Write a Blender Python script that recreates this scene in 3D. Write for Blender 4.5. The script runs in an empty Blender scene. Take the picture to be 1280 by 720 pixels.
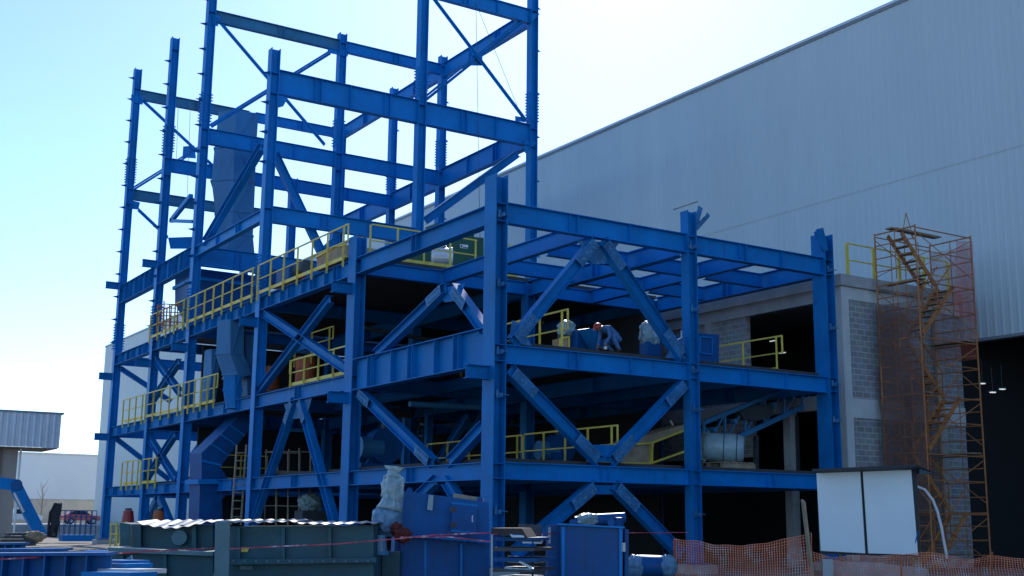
import bpy, math, random
from mathutils import Vector, Matrix, noise
random.seed(7)
SC = bpy.context.scene
COL = SC.collection
R = math.radians
V = Vector
# ------------------------------------------------------------------ camera (solved from the vanishing points)
F, PITCH, ROLL, YAW = 1508.8, 0.1902, 0.0102, 0.568
EYE = V((0, 0, 1.5))
fw = V((math.sin(YAW)*math.cos(PITCH), math.cos(YAW)*math.cos(PITCH), math.sin(PITCH)))
r0 = V((math.cos(YAW), -math.sin(YAW), 0)); u0 = r0.cross(fw)
rt = math.cos(ROLL)*r0 + math.sin(ROLL)*u0
up = -math.sin(ROLL)*r0 + math.cos(ROLL)*u0
cd = bpy.data.cameras.new('camera'); cam = bpy.data.objects.new('camera', cd); COL.objects.link(cam)
cd.sensor_width = 36; cd.lens = F/1280*36; cd.clip_end = 5000; cd.clip_start = .1
m3 = Matrix((rt, up, -fw)).transposed()
cam.matrix_world = Matrix.Translation(EYE) @ m3.to_4x4()
SC.camera = cam
def ray(x, y): return fw + rt*((x-640)/F) - up*((y-360)/F)
def at(x, y, X=None, Y=None, Z=None, D=None):
    "world point seen at a photo pixel on a given world plane or at a given distance"
    d = ray(x, y)
    if X is not None: t = X/d.x
    elif Y is not None: t = Y/d.y
    elif Z is not None: t = (Z-EYE.z)/d.z
    else: t = D
    return EYE + d*t

# ------------------------------------------------------------------ mesh helpers
ORG = {}
class MB:
    def __init__(s): s.v = []; s.f = []
    def add(s, vs, fs):
        n = len(s.v); s.v += [V(p) for p in vs]; s.f += [tuple(i+n for i in f) for f in fs]; return s
    def box(s, a, b):
        x0, y0, z0 = a; x1, y1, z1 = b
        return s.hexa([(x0,y0,z0),(x1,y0,z0),(x1,y1,z0),(x0,y1,z0),(x0,y0,z1),(x1,y0,z1),(x1,y1,z1),(x0,y1,z1)])
    def hexa(s, p):
        return s.add(p, [(0,3,2,1),(4,5,6,7),(0,1,5,4),(1,2,6,5),(2,3,7,6),(3,0,4,7)])
    def extr(s, prof, p, q, upv=(0,0,1), caps=True):
        p, q = V(p), V(q); d = (q-p).normalized(); U = V(upv); U = U - d*U.dot(d)
        if U.length < 1e-4: U = V((0,1,0)) - d*d.y
        U.normalize(); S = d.cross(U)
        n = len(prof)
        vs = [p+S*a+U*b for a, b in prof] + [q+S*a+U*b for a, b in prof]
        fs = [(i, (i+1) % n, n+(i+1) % n, n+i) for i in range(n)]
        if caps: fs += [tuple(range(n))[::-1], tuple(range(n, 2*n))]
        return s.add(vs, fs)
    def bar(s, p, q, w, h=None, upv=(0,0,1)):
        h = h or w; a, b = w/2, h/2
        return s.extr([(-a,-b),(a,-b),(a,b),(-a,b)], p, q, upv)
    def ibeam(s, p, q, h, w, tf=.03, tw=.025, upv=(0,0,1)):
        H, W, t = h/2, w/2, tw/2
        return s.extr([(-W,-H),(W,-H),(W,-H+tf),(t,-H+tf),(t,H-tf),(W,H-tf),(W,H),(-W,H),(-W,H-tf),(-t,H-tf),(-t,-H+tf),(-W,-H+tf)], p, q, upv)
    def angle(s, p, q, a, t=.015, upv=(0,0,1)):
        return s.extr([(0,0),(a,0),(a,t),(t,t),(t,a),(0,a)], p, q, upv)
    def cyl(s, p, q, r, n=10, r2=None, caps=True):
        p, q = V(p), V(q); d = (q-p).normalized(); U = d.orthogonal().normalized(); S = d.cross(U); r2 = r if r2 is None else r2
        vs = []
        for c, rr in ((p, r), (q, r2)):
            for i in range(n):
                a = 2*math.pi*i/n; vs.append(c+(U*math.cos(a)+S*math.sin(a))*rr)
        fs = [(i, (i+1) % n, n+(i+1) % n, n+i) for i in range(n)]
        if caps: fs += [tuple(range(n))[::-1], tuple(range(n, 2*n))]
        return s.add(vs, fs)
    def tube(s, pts, r, n=6):
        pts = [V(p) for p in pts]; vs = []; U = None
        for i, p in enumerate(pts):
            d = (pts[min(i+1, len(pts)-1)]-pts[max(i-1, 0)]).normalized()
            U = d.orthogonal().normalized() if U is None else (U-d*U.dot(d)).normalized()
            S = d.cross(U)
            for k in range(n):
                a = 2*math.pi*k/n; vs.append(p+(U*math.cos(a)+S*math.sin(a))*(r[i] if isinstance(r, list) else r))
        fs = []
        for i in range(len(pts)-1):
            for k in range(n):
                fs.append((i*n+k, i*n+(k+1) % n, (i+1)*n+(k+1) % n, (i+1)*n+k))
        fs += [tuple(range(n))[::-1], tuple(range((len(pts)-1)*n, len(pts)*n))]
        return s.add(vs, fs)
    def plate(s, poly, t):
        "closed planar polygon given thickness t along its normal, centred"
        poly = [V(p) for p in poly]; n = V((0,0,0))
        for i in range(len(poly)): n += poly[i].cross(poly[(i+1) % len(poly)])
        n.normalize(); k = len(poly); o = n*(t/2)
        return s.add([p-o for p in poly]+[p+o for p in poly], [tuple(range(k))[::-1], tuple(range(k, 2*k))]+[(i, (i+1) % k, k+(i+1) % k, k+i) for i in range(k)])
    def prism(s, poly, vec):
        poly = [V(p) for p in poly]; vec = V(vec); k = len(poly)
        return s.add(poly+[p+vec for p in poly], [tuple(range(k))[::-1], tuple(range(k, 2*k))]+[(i, (i+1) % k, k+(i+1) % k, k+i) for i in range(k)])
    def blob(s, c, rad, seed=0, amp=.2, fr=2.5, nu=40, nv=28, sq=1.0):
        vs = []; c = V(c)
        for j in range(nv+1):
            th = math.pi*j/nv
            for i in range(nu):
                ph = 2*math.pi*i/nu
                d = V((math.sin(th)*math.cos(ph), math.sin(th)*math.sin(ph), math.cos(th)))
                e = V([math.copysign(abs(k)**sq, k) for k in d])
                k = 1+amp*noise.noise(d*fr+V((seed*3.1, seed, 0)))+amp*.5*noise.noise(d*fr*2.7+V((seed, 0, 5)))+amp*.30*(.4-abs(noise.noise(V((d.x*fr*1.9, d.y*fr*1.9, d.z*fr*.5+seed)))))+amp*.10*(.3-abs(noise.noise(V((d.x*fr*4+d.z, d.y*fr*4, d.z*fr*1.2+seed)))))
                vs.append(c+V((e.x*rad[0], e.y*rad[1], e.z*rad[2]))*k)
        fs = []
        for j in range(nv):
            for i in range(nu):
                fs.append((j*nu+i, (j+1)*nu+i, (j+1)*nu+(i+1) % nu, j*nu+(i+1) % nu))
        return s.add(vs, fs)
    def build(s, name, mat, parent=None, smooth=False, bevel=0):
        me = bpy.data.meshes.new(name)
        if parent is None:
            xs = [p.x for p in s.v]; ys = [p.y for p in s.v]; zs = [p.z for p in s.v]
            o = V(((min(xs)+max(xs))/2, (min(ys)+max(ys))/2, min(zs)))
        else: o = ORG[parent.name]
        me.from_pydata([tuple(p-o) for p in s.v], [], s.f); me.update()
        ob = bpy.data.objects.new(name, me); COL.objects.link(ob)
        if isinstance(mat, (list, tuple)):
            for mm in mat: me.materials.append(mm)
        else: me.materials.append(mat)
        if parent is None: ob.location = o
        else: ob.parent = parent
        ORG[ob.name] = o
        if smooth:
            for p in me.polygons: p.use_smooth = True
        import bmesh
        bm = bmesh.new(); bm.from_mesh(me); bmesh.ops.recalc_face_normals(bm, faces=bm.faces); bm.to_mesh(me); bm.free()
        if bevel:
            b = ob.modifiers.new('edge', 'BEVEL'); b.width = bevel; b.segments = 2; b.limit_method = 'ANGLE'
        return ob
def tag(o, label=None, cat=None, group=None, kind=None):
    if label: o['label'] = label
    if cat: o['category'] = cat
    if group: o['group'] = group
    if kind: o['kind'] = kind
    return o
def empty(name, loc, label, cat, group=None):
    o = bpy.data.objects.new(name, None); COL.objects.link(o); o.location = loc; o.empty_display_size = .3
    ORG[o.name] = V(loc); return tag(o, label, cat, group)

# ------------------------------------------------------------------ materials
def nodes(name):
    m = bpy.data.materials.new(name); m.use_nodes = True; nt = m.node_tree
    return m, nt, nt.nodes['Principled BSDF']
def mat(name, col, rough=.6, metal=0, var=.25, scale=1.5, col2=None, spots=None, bump=0, bscale=20, spec=.5, streak=False, grime=False):
    m, nt, b = nodes(name); N, L = nt.nodes, nt.links
    tc = N.new('ShaderNodeTexCoord'); geo = N.new('ShaderNodeNewGeometry')
    mp = N.new('ShaderNodeMapping'); L.new(geo.outputs['Position'], mp.inputs['Vector'])
    if streak: mp.inputs['Scale'].default_value = (1, 1, .15)
    n1 = N.new('ShaderNodeTexNoise'); n1.inputs['Scale'].default_value = scale; n1.inputs['Detail'].default_value = 6; n1.inputs['Roughness'].default_value = .65
    L.new(mp.outputs['Vector'], n1.inputs['Vector'])
    rp = N.new('ShaderNodeValToRGB'); rp.color_ramp.elements[0].position = .3; rp.color_ramp.elements[1].position = .7
    c2 = col2 or tuple(min(1, c*(1+var)) for c in col)
    rp.color_ramp.elements[0].color = (*[c*(1-var) for c in col], 1); rp.color_ramp.elements[1].color = (*c2, 1)
    L.new(n1.outputs['Fac'], rp.inputs['Fac']); out = rp.outputs['Color']
    if spots:
        n2 = N.new('ShaderNodeTexNoise'); n2.inputs['Scale'].default_value = spots[1]; n2.inputs['Detail'].default_value = 8; n2.inputs['Roughness'].default_value = .75
        L.new(mp.outputs['Vector'] if streak else geo.outputs['Position'], n2.inputs['Vector'])
        r2 = N.new('ShaderNodeValToRGB'); r2.color_ramp.elements[0].position = spots[2]; r2.color_ramp.elements[1].position = spots[2]+spots[3]
        L.new(n2.outputs['Fac'], r2.inputs['Fac'])
        mx = N.new('ShaderNodeMix'); mx.data_type = 'RGBA'; mx.inputs['B'].default_value = (*spots[0], 1)
        L.new(r2.outputs['Color'], mx.inputs['Factor']); L.new(out, mx.inputs['A']); out = mx.outputs['Result']
    if grime:      # old rust runs and pale scuffs of their own shape
        for sc_v, size, lo, hi, colr, amt in (((1, 1, .12), 5.0, .60, .72, (.035, .03, .03), .55), ((1, 1, .9), 26.0, .66, .74, (.17, .27, .36), .5), ((1, 1, .25), 2.3, .66, .76, (.10, .06, .04), .35)):
            m2 = N.new('ShaderNodeMapping'); m2.inputs['Scale'].default_value = sc_v; L.new(geo.outputs['Position'], m2.inputs['Vector'])
            n4 = N.new('ShaderNodeTexNoise'); n4.inputs['Scale'].default_value = size; n4.inputs['Detail'].default_value = 7; n4.inputs['Roughness'].default_value = .7; L.new(m2.outputs['Vector'], n4.inputs['Vector'])
            r4 = N.new('ShaderNodeMapRange'); r4.inputs['From Min'].default_value = lo; r4.inputs['From Max'].default_value = hi; r4.inputs['To Max'].default_value = amt; L.new(n4.outputs['Fac'], r4.inputs['Value'])
            x4 = N.new('ShaderNodeMix'); x4.data_type = 'RGBA'; x4.inputs['B'].default_value = (*colr, 1); L.new(r4.outputs['Result'], x4.inputs['Factor']); L.new(out, x4.inputs['A']); out = x4.outputs['Result']
    L.new(out, b.inputs['Base Color'])
    b.inputs['Roughness'].default_value = rough; b.inputs['Metallic'].default_value = metal; b.inputs['Specular IOR Level'].default_value = spec
    rr = N.new('ShaderNodeMapRange'); rr.inputs['To Min'].default_value = max(0, rough-.12); rr.inputs['To Max'].default_value = min(1, rough+.15)
    L.new(n1.outputs['Fac'], rr.inputs['Value']); L.new(rr.outputs['Result'], b.inputs['Roughness'])
    if bump:
        bp = N.new('ShaderNodeBump'); bp.inputs['Strength'].default_value = bump; bp.inputs['Distance'].default_value = .02
        n3 = N.new('ShaderNodeTexNoise'); n3.inputs['Scale'].default_value = bscale; n3.inputs['Detail'].default_value = 5
        L.new(geo.outputs['Position'], n3.inputs['Vector']); L.new(n3.outputs['Fac'], bp.inputs['Height']); L.new(bp.outputs['Normal'], b.inputs['Normal'])
    return m
def block_mat(name, axes, col, mortar, bw=.4, bh=.2):
    m, nt, b = nodes(name); N, L = nt.nodes, nt.links
    geo = N.new('ShaderNodeNewGeometry'); sp = N.new('ShaderNodeSeparateXYZ'); cb = N.new('ShaderNodeCombineXYZ')
    L.new(geo.outputs['Position'], sp.inputs[0]); L.new(sp.outputs[axes[0]], cb.inputs[0]); L.new(sp.outputs[axes[1]], cb.inputs[1])
    br = N.new('ShaderNodeTexBrick'); br.inputs['Scale'].default_value = 1; br.inputs['Brick Width'].default_value = bw; br.inputs['Row Height'].default_value = bh
    br.inputs['Mortar Size'].default_value = .018; br.inputs['Color1'].default_value = (*col, 1); br.inputs['Color2'].default_value = (*[c*.78 for c in col], 1); br.inputs['Mortar'].default_value = (*mortar, 1)
    L.new(cb.outputs[0], br.inputs['Vector'])
    n1 = N.new('ShaderNodeTexNoise'); n1.inputs['Scale'].default_value = 1.2; n1.inputs['Detail'].default_value = 6; L.new(geo.outputs['Position'], n1.inputs['Vector'])
    mx = N.new('ShaderNodeMix'); mx.data_type = 'RGBA'; mx.blend_type = 'MULTIPLY'; mx.inputs['Factor'].default_value = .7
    L.new(br.outputs['Color'], mx.inputs['A']); L.new(n1.outputs['Color'], mx.inputs['B'])
    hs = N.new('ShaderNodeHueSaturation'); hs.inputs['Saturation'].default_value = .5; hs.inputs['Value'].default_value = 1.6; L.new(mx.outputs['Result'], hs.inputs['Color'])
    L.new(hs.outputs['Color'], b.inputs['Base Color']); b.inputs['Roughness'].default_value = .9
    bp = N.new('ShaderNodeBump'); bp.inputs['Strength'].default_value = .6; bp.inputs['Distance'].default_value = .02; bp.invert = True
    L.new(br.outputs['Fac'], bp.inputs['Height']); L.new(bp.outputs['Normal'], b.inputs['Normal'])
    return m
def veil_mat(name, col, alpha, rough=.8):
    "thin cloth or film that lets part of the light through"
    m, nt, b = nodes(name); N, L = nt.nodes, nt.links
    b.inputs['Base Color'].default_value = (*col, 1); b.inputs['Roughness'].default_value = rough
    geo = N.new('ShaderNodeNewGeometry'); n1 = N.new('ShaderNodeTexNoise'); n1.inputs['Scale'].default_value = 1.1; n1.inputs['Detail'].default_value = 5
    L.new(geo.outputs['Position'], n1.inputs['Vector'])
    mr = N.new('ShaderNodeMapRange'); mr.inputs['From Min'].default_value = .3; mr.inputs['From Max'].default_value = .7
    mr.inputs['To Min'].default_value = alpha*.6; mr.inputs['To Max'].default_value = min(1, alpha*1.4)
    L.new(n1.outputs['Fac'], mr.inputs['Value']); L.new(mr.outputs['Result'], b.inputs['Alpha'])
    return m
BLUE = (.0006, .19, .52)
M = {}
M['blue'] = mat('blue_steel_paint', BLUE, .45, 0, .18, .9, spots=((.006, .23, .54), 3.2, .60, .25), spec=.22, grime=True)
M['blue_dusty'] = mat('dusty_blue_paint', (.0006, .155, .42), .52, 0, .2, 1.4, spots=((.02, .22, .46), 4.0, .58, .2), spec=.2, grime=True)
M['faded'] = mat('sun_faded_blue_paint', (.035, .17, .30), .6, 0, .3, .7, spots=((.10, .19, .27), 1.6, .50, .2), spec=.2)
M['weld'] = mat('bare_weathered_gusset', (.02, .15, .33), .6, 0, .35, 3, spots=((.24, .36, .42), 9.0, .55, .12), grime=True)
M['blue_old'] = mat('old_machine_blue', (.0006, .085, .27), .5, 0, .25, 1.6, spots=((.012, .13, .30), 3.0, .55, .2), spec=.25, grime=True)
M['conc_pale'] = mat('pale_cast_concrete', (.56, .58, .56), .9, 0, .12, .8, bump=.2)
M['blue_dark'] = mat('dark_blue_paint', (.0008, .075, .24), .45, 0, .25, 1.2, spots=((.004, .09, .36), 5, .62, .2), spec=.25, grime=True)
M['duct'] = mat('grey_blue_duct_paint', (.03, .17, .35), .55, 0, .2, 1.0, spots=((.06, .17, .29), 2.5, .58, .2), streak=True, grime=True)
M['yellow'] = mat('yellow_rail_paint', (.72, .55, .085), .5, 0, .18, 3, spots=((.36, .26, .06), 7, .64, .15))
M['green'] = mat('green_machine_paint', (.012, .085, .05), .5, 0, .25, 1.5, spots=((.03, .13, .08), 4, .6, .2))
M['teal'] = mat('dull_teal_primer', (.010, .07, .09), .55, 0, .35, 1.6, spots=((.035, .14, .17), 2.2, .56, .2))
M['post'] = mat('grey_green_primer', (.09, .17, .19), .6, 0, .25, 2.5, spots=((.17, .25, .26), 6, .6, .2))
M['conc'] = mat('site_concrete', (.38, .385, .37), .9, 0, .2, 1.0, spots=((.18, .18, .18), 2.2, .58, .2), bump=.3)
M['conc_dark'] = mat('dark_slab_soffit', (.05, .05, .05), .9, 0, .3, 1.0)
M['rust'] = mat('rusty_scaffold_tube', (.44, .17, .055), .75, 0, .35, 6, spots=((.08, .03, .015), 12, .55, .2))
M['plank'] = mat('weathered_plank', (.30, .21, .13), .85, 0, .3, 4, bump=.3)
M['timber'] = mat('pale_timber', (.33, .26, .17), .85, 0, .3, 3, bump=.3)
M['white'] = mat('white_board', (.75, .80, .78), .55, 0, .05, 1.2, spots=((.5, .53, .5), 7, .68, .1))
M['frame_dark'] = mat('dark_wood_frame', (.03, .035, .04), .7, 0, .3, 4)
M['galv'] = mat('galvanised_sheet', (.62, .64, .65), .38, .25, .12, 1.4, spots=((.45, .46, .47), 3, .6, .2))
M['roofing'] = mat('dull_roofing_sheet', (.30, .32, .32), .5, .1, .12, 2, spots=((.3, .31, .31), 4, .58, .2))
M['bag'] = mat('pale_plastic_wrap', (.22, .33, .36), .28, 0, .35, 4, spots=((.52, .62, .62), 8, .54, .10), bump=.5, bscale=16, streak=True)
M['roll'] = mat('pale_roll_wrap', (.30, .44, .48), .3, 0, .15, 2, spots=((.45, .56, .58), 7, .56, .12), bump=.7, bscale=8)
M['bag_blue'] = mat('bluish_plastic_wrap', (.10, .22, .34), .35, 0, .35, 6, spots=((.3, .42, .5), 8, .58, .12), bump=.5, bscale=14, streak=True)
M['black'] = mat('black_rubber', (.012, .012, .014), .6, 0, .2, 5)
M['dark'] = mat('interior_shade_black', (.015, .016, .018), .9, 0, .2, 2)  # deep interior shade is put into this near-black base colour
M['wall_dark'] = mat('shade_dark_panel', (.022, .024, .028), .9, 0, .3, .8)  # near-black base colour stands for shade on the added back wall
M['steel_dark'] = mat('dark_grey_steel', (.06, .07, .08), .55, .3, .3, 3)
M['red'] = mat('red_plastic', (.34, .025, .018), .45, 0, .15, 4)
M['rag'] = mat('dark_red_cloth', (.12, .02, .015), .9, 0, .4, 9, bump=.5)
M['orange'] = mat('orange_paint', (.42, .09, .02), .55, 0, .2, 3)
M['mesh'] = mat('orange_mesh_plastic', (.85, .23, .11), .55, 0, .3, 2, spots=((.85, .55, .45), 2.5, .50, .15))
M['tape'] = mat('red_barrier_tape', (.42, .06, .10), .5, 0, .15, 6, spots=((.6, .45, .48), 4, .54, .04))
M['stucco'] = mat('beige_stucco', (.34, .30, .26), .9, 0, .12, .8, streak=True)
M['stucco_dark'] = mat('brown_stucco', (.20, .15, .12), .9, 0, .15, .8)
M['tanwall'] = mat('tan_block_wall', (.52, .45, .36), .9, 0, .1, .7)
M['farwhite'] = mat('white_factory_wall', (.82, .84, .82), .6, 0, .05, .2)
M['carwhite'] = mat('white_car_paint', (.75, .75, .74), .25, 0, .04, 2)
M['carred'] = mat('red_car_paint', (.72, .16, .13), .25, 0, .08, 2)
M['glass'] = mat('dark_window_glass', (.02, .025, .03), .08, 0, .1, 2)
M['denim'] = mat('blue_work_cloth', (.06, .16, .33), .9, 0, .3, 8, bump=.5, bscale=14)
M['skin'] = mat('sunburnt_skin', (.30, .15, .09), .6, 0, .1, 8)
M['boot'] = mat('brown_leather', (.05, .03, .02), .7, 0, .2, 8)
M['paper'] = mat('white_paper', (.78, .79, .80), .7, 0, .04, 6)
M['block_y'] = block_mat('concrete_block_front', (0, 2), (.27, .285, .29), (.42, .42, .41))
M['block_x'] = block_mat('concrete_block_side', (1, 2), (.27, .27, .27), (.36, .36, .35))
M['net'] = veil_mat('brown_shade_net', (.20, .10, .075), .52)
M['net_red'] = veil_mat('red_shade_net', (.48, .12, .09), .38)
# painted ribbed cladding: ribs are geometry, the paint is pale grey with a soft sheen
M['clad'] = mat('pale_grey_cladding', (.50, .575, .575), .45, 0, .05, .5, spots=((.455, .525, .53), .22, .50, .3), spec=.4, streak=True)
M['clad_trim'] = mat('grey_eave_trim', (.22, .25, .27), .5, .1, .1, 1)
def ground_mat():
    m, nt, b = nodes('packed_site_dirt'); N, L = nt.nodes, nt.links
    geo = N.new('ShaderNodeNewGeometry')
    n1 = N.new('ShaderNodeTexNoise'); n1.inputs['Scale'].default_value = .25; n1.inputs['Detail'].default_value = 9; n1.inputs['Roughness'].default_value = .65
    n2 = N.new('ShaderNodeTexNoise'); n2.inputs['Scale'].default_value = 3.; n2.inputs['Detail'].default_value = 8
    L.new(geo.outputs['Position'], n1.inputs['Vector']); L.new(geo.outputs['Position'], n2.inputs['Vector'])
    rp = N.new('ShaderNodeValToRGB'); e = rp.color_ramp.elements
    e[0].position = .3; e[0].color = (.15, .135, .115, 1); e[1].position = .7; e[1].color = (.27, .25, .22, 1)
    mx = N.new('ShaderNodeMix'); mx.inputs['Factor'].default_value = .4
    L.new(n1.outputs['Fac'], mx.inputs['A']); L.new(n2.outputs['Fac'], mx.inputs['B']); L.new(mx.outputs['Result'], rp.inputs['Fac'])
    L.new(rp.outputs['Color'], b.inputs['Base Color']); b.inputs['Roughness'].default_value = .95
    bp = N.new('ShaderNodeBump'); bp.inputs['Strength'].default_value = .6; bp.inputs['Distance'].default_value = .05
    L.new(n2.outputs['Fac'], bp.inputs['Height']); L.new(bp.outputs['Normal'], b.inputs['Normal'])
    return m
M['ground'] = ground_mat()

# ------------------------------------------------------------------ light
SUN_EL, SUN_A = R(36), R(-52)             # sun stands behind the warehouse, ahead and to the right
sdir = V((math.cos(SUN_EL)*math.cos(SUN_A), -math.cos(SUN_EL)*math.sin(SUN_A), math.sin(SUN_EL)))
w = bpy.data.worlds.new('World'); SC.world = w; w.use_nodes = True
nt = w.node_tree; bg = nt.nodes['Background']; sky = nt.nodes.new('ShaderNodeTexSky'); sky.sky_type = 'NISHITA'; sky.sun_disc = False
sky.sun_elevation = SUN_EL; sky.sun_rotation = math.atan2(sdir.x, sdir.y); sky.dust_density = 1.2; sky.air_density = 1.0; sky.ozone_density = 6.0; sky.altitude = 1800
nt.links.new(sky.outputs[0], bg.inputs[0]); bg.inputs[1].default_value = .13
sl = bpy.data.lights.new('sun', 'SUN'); sl.energy = 3.0; sl.angle = R(.5); sl.color = (1, .95, .88)
so = bpy.data.objects.new('sun', sl); COL.objects.link(so); so.location = (60, -20, 80); so.rotation_euler = sdir.to_track_quat('Z', 'Y').to_euler()
SC.view_settings.view_transform = 'Standard'; SC.view_settings.look = 'None'; SC.view_settings.exposure = 1.0; SC.view_settings.gamma = 1

# ------------------------------------------------------------------ ground
g = MB(); g.add([(-1500,-800,0),(1500,-800,0),(1500,2500,0),(-1500,2500,0)], [(0,1,2,3)])
tag(g.build('ground', M['ground']), kind='structure')
MB().box((-30,128,0),(37.5,172,.55)).build('raised_pavement', M['conc'])['kind'] = 'structure'
SC['note'] = ''
del SC['note']

# ================================================================== STEEL FRAME
X0, X1, X2 = 17.34, 24.42, 30.5
Y0, YL, Y4, Y3, Y2, Y1 = 28.05, 37.2, 46.26, 55.25, 61.15, 68.35
Z1, Z2, Z3, ZB, ZA, ZC = 3.07, 6.33, 10.36, 14.2, 20.1, 26.15
fr = empty('steel_structure', (X0, Y0, 0), 'unfinished blue steel building frame of columns, girders and braces beside the grey warehouse', 'steel frame')
COLS = {}
def column(key, x, y, b, a, top, steps=False, splices=(), stubs=(), base=True):
    m = MB()
    m.ibeam((x+b/2, y+a/2, .32), (x+b/2, y+a/2, top), b, a, .03, .025, upv=(1,0,0))
    for z in (Z1-.05, Z1-.45, Z2-.05, Z2-.5, Z3-.05, Z3-.55, ZB-.1, ZA-.1, ZA-1.0, ZC-.1):       # stiffeners inside the flanges
        if z < top-.2: m.box((x+.03, y+.012, z-.01), (x+b-.03, y+a/2-.014, z+.01))
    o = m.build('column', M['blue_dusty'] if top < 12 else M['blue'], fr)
    if steps:
        z = steps[0]
        while z < min(top, steps[1]):
            MB().prism([(x-.001, y+.12, z), (x-.33, y+.12, z+.06), (x-.001, y+.12, z+.16)], (0, .06, 0)).build('step_bracket', M['blue_dark'], o); z += 1.3
    for z in splices:
        p = MB()
        for xx in (x-.016, x+b+.003): p.box((xx, y+.02, z), (xx+.013, y+a-.02, z+1.5))
        p.box((x+.06, y+a/2-.028, z+.1), (x+b-.06, y+a/2-.0145, z+1.4))
        zz = z+.08
        while zz < z+1.45:
            for yy in (y+.07, y+a-.07):
                p.cyl((x-.1, yy, zz), (x-.0155, yy, zz), .032, 6); p.cyl((x+b+.0155, yy, zz), (x+b+.1, yy, zz), .032, 6)
            for xx in (x+.11, x+b-.11): p.cyl((xx, y+a/2-.07, zz), (xx, y+a/2-.0285, zz), .024, 6)
            zz += .15
        p.build('splice_plate', M['blue'], o)
    for z in stubs:
        t = MB().ibeam((x-.72, y+a/2, z-.2), (x-.004, y+a/2, z-.2), .38, .26, .022, .018)
        t.build('stub_beam', M['blue_dusty'], o)
    if base:
        MB().box((x-.15, y-.15, .26), (x+b+.15, y+a+.15, .315)).build('base_plate', M['blue_dark'], o)
        MB().box((x-.3, y-.3, -.02), (x+b+.3, y+a+.3, .257)).build('footing', M['conc'], o)
    COLS[key] = o; return o
SP = (20.35, 10.65)
for key, x, y, b, a, top, st, sp, sb in [
    ('c1', X0, Y1, .4, .42, 27.3, (11, 27), SP, (9.35, 6.0, 14.5)),
    ('c2', X0, Y2, .4, .42, 26.75, (11, 26), SP, (9.35, 14.5)),
    ('c3', X0, Y3, .4, .42, 32.5, (11, 32), SP, (9.5,)),
    ('c4', X0, Y4, .4, .42, 21.1, (16, 20), (10.65,), (9.5,)),
    ('cL', X0, YL, .4, .62, 11.16, None, (), (9.5, 5.72)),
    ('C0', X0, Y0, .4, .62, 11.17, None, (), (5.7,)),
    ('A', X1, Y0, .36, .36, 11.14, None, (), ()),
    ('B', X2, Y0, .42, .62, 11.24, None, (), ()),
    ('T1', X1, Y4, .4, .42, 32.5, None, SP, ()),
    ('T2', X2, Y4, .4, .42, 32.5, None, SP, ()),
    ('T3', X1, Y3, .4, .42, 26.6, None, SP, ()),
    ('T4', X2, Y3, .4, .42, 26.7, None, SP, ()),
    ('T5', X2, Y2, .4, .42, 26.65, None, SP, ()),
    ('T6', X2, Y1, .4, .42, 26.2, None, (), ()),
    ('T7', X1, Y1, .4, .42, 26.0, None, (), ()),
    ('T8', X1, Y2, .4, .42, 20.1, None, (), ()),
    ('L1', X1, YL, .36, .42, 10.3, None, (), ()),
    ('L2', X2, YL, .36, .42, 10.3, None, (), ())]:
    column(key, x, y, b, a, top, st, sp, sb)
# far side step brackets on the two right tower columns
for k, (x, y) in (('T2', (X2, Y4)), ('T4', (X2, Y3)), ('T5', (X2, Y2))):
    z = 13
    while z < (31 if k == 'T2' else 26):
        MB().prism([(x+.401, y+.12, z), (x+.62, y+.12, z+.05), (x+.401, y+.12, z+.16)], (0, .06, 0)).build('step_bracket', M['blue_dark'], COLS[k]); z += 2.2
# opened out plates on top of the two right front columns
for key, x, y, side in (('A', X1+.36, Y0+.1, 1), ('B', X2, Y0+.2, -1)):
    p = MB()
    for iq, (dx, w_, ln) in enumerate(((.22, .18, .75), (.5, .16, .55)) if side > 0 else ((-.2, .36, .75), (-.42, .22, .62))):
        a_ = V((x+.02*side, (y if side > 0 else Y0-.03)-.04*iq, 10.6)); b_ = a_+V((dx*1.1, 0, ln))
        p.bar(a_, b_, .02, w_, upv=(1,0,0))
    p.build('splice_plate', M['weld'] if side > 0 else M['blue_dusty'], COLS[key])
MB().bar(at(842, 262, Y=Y0+.18), at(872, 252, Y=Y0+.18), .03, .03).build('lifting_rod', M['steel_dark'], COLS['A'])
p = MB().box((X0+.404, Y0+.18, 9.75), (X0+.52, Y0+.45, 10.75)); p.build('splice_plate', M['blue'], COLS['C0'])
# small lifting lugs on the front columns
for key, x, y in (('C0', X0+.2, Y0), ('A', X1+.18, Y0), ('B', X2+.22, Y0)):
    for z in (1.75, 4.9, 6.1, 8.0, 10.0):
        p = MB(); p.box((x-.02, y-.16, z-.09), (x+.0, y+.2, z+.03)); p.box((x-.11, y+.01, z-.1), (x-.03, y+.15, z+.12)); p.bar((x+.06, y-.02, z), (x+.26, y-.05, z-.02), .025)
        p.build('lifting_lug', M['weld'], COLS[key])

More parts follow.
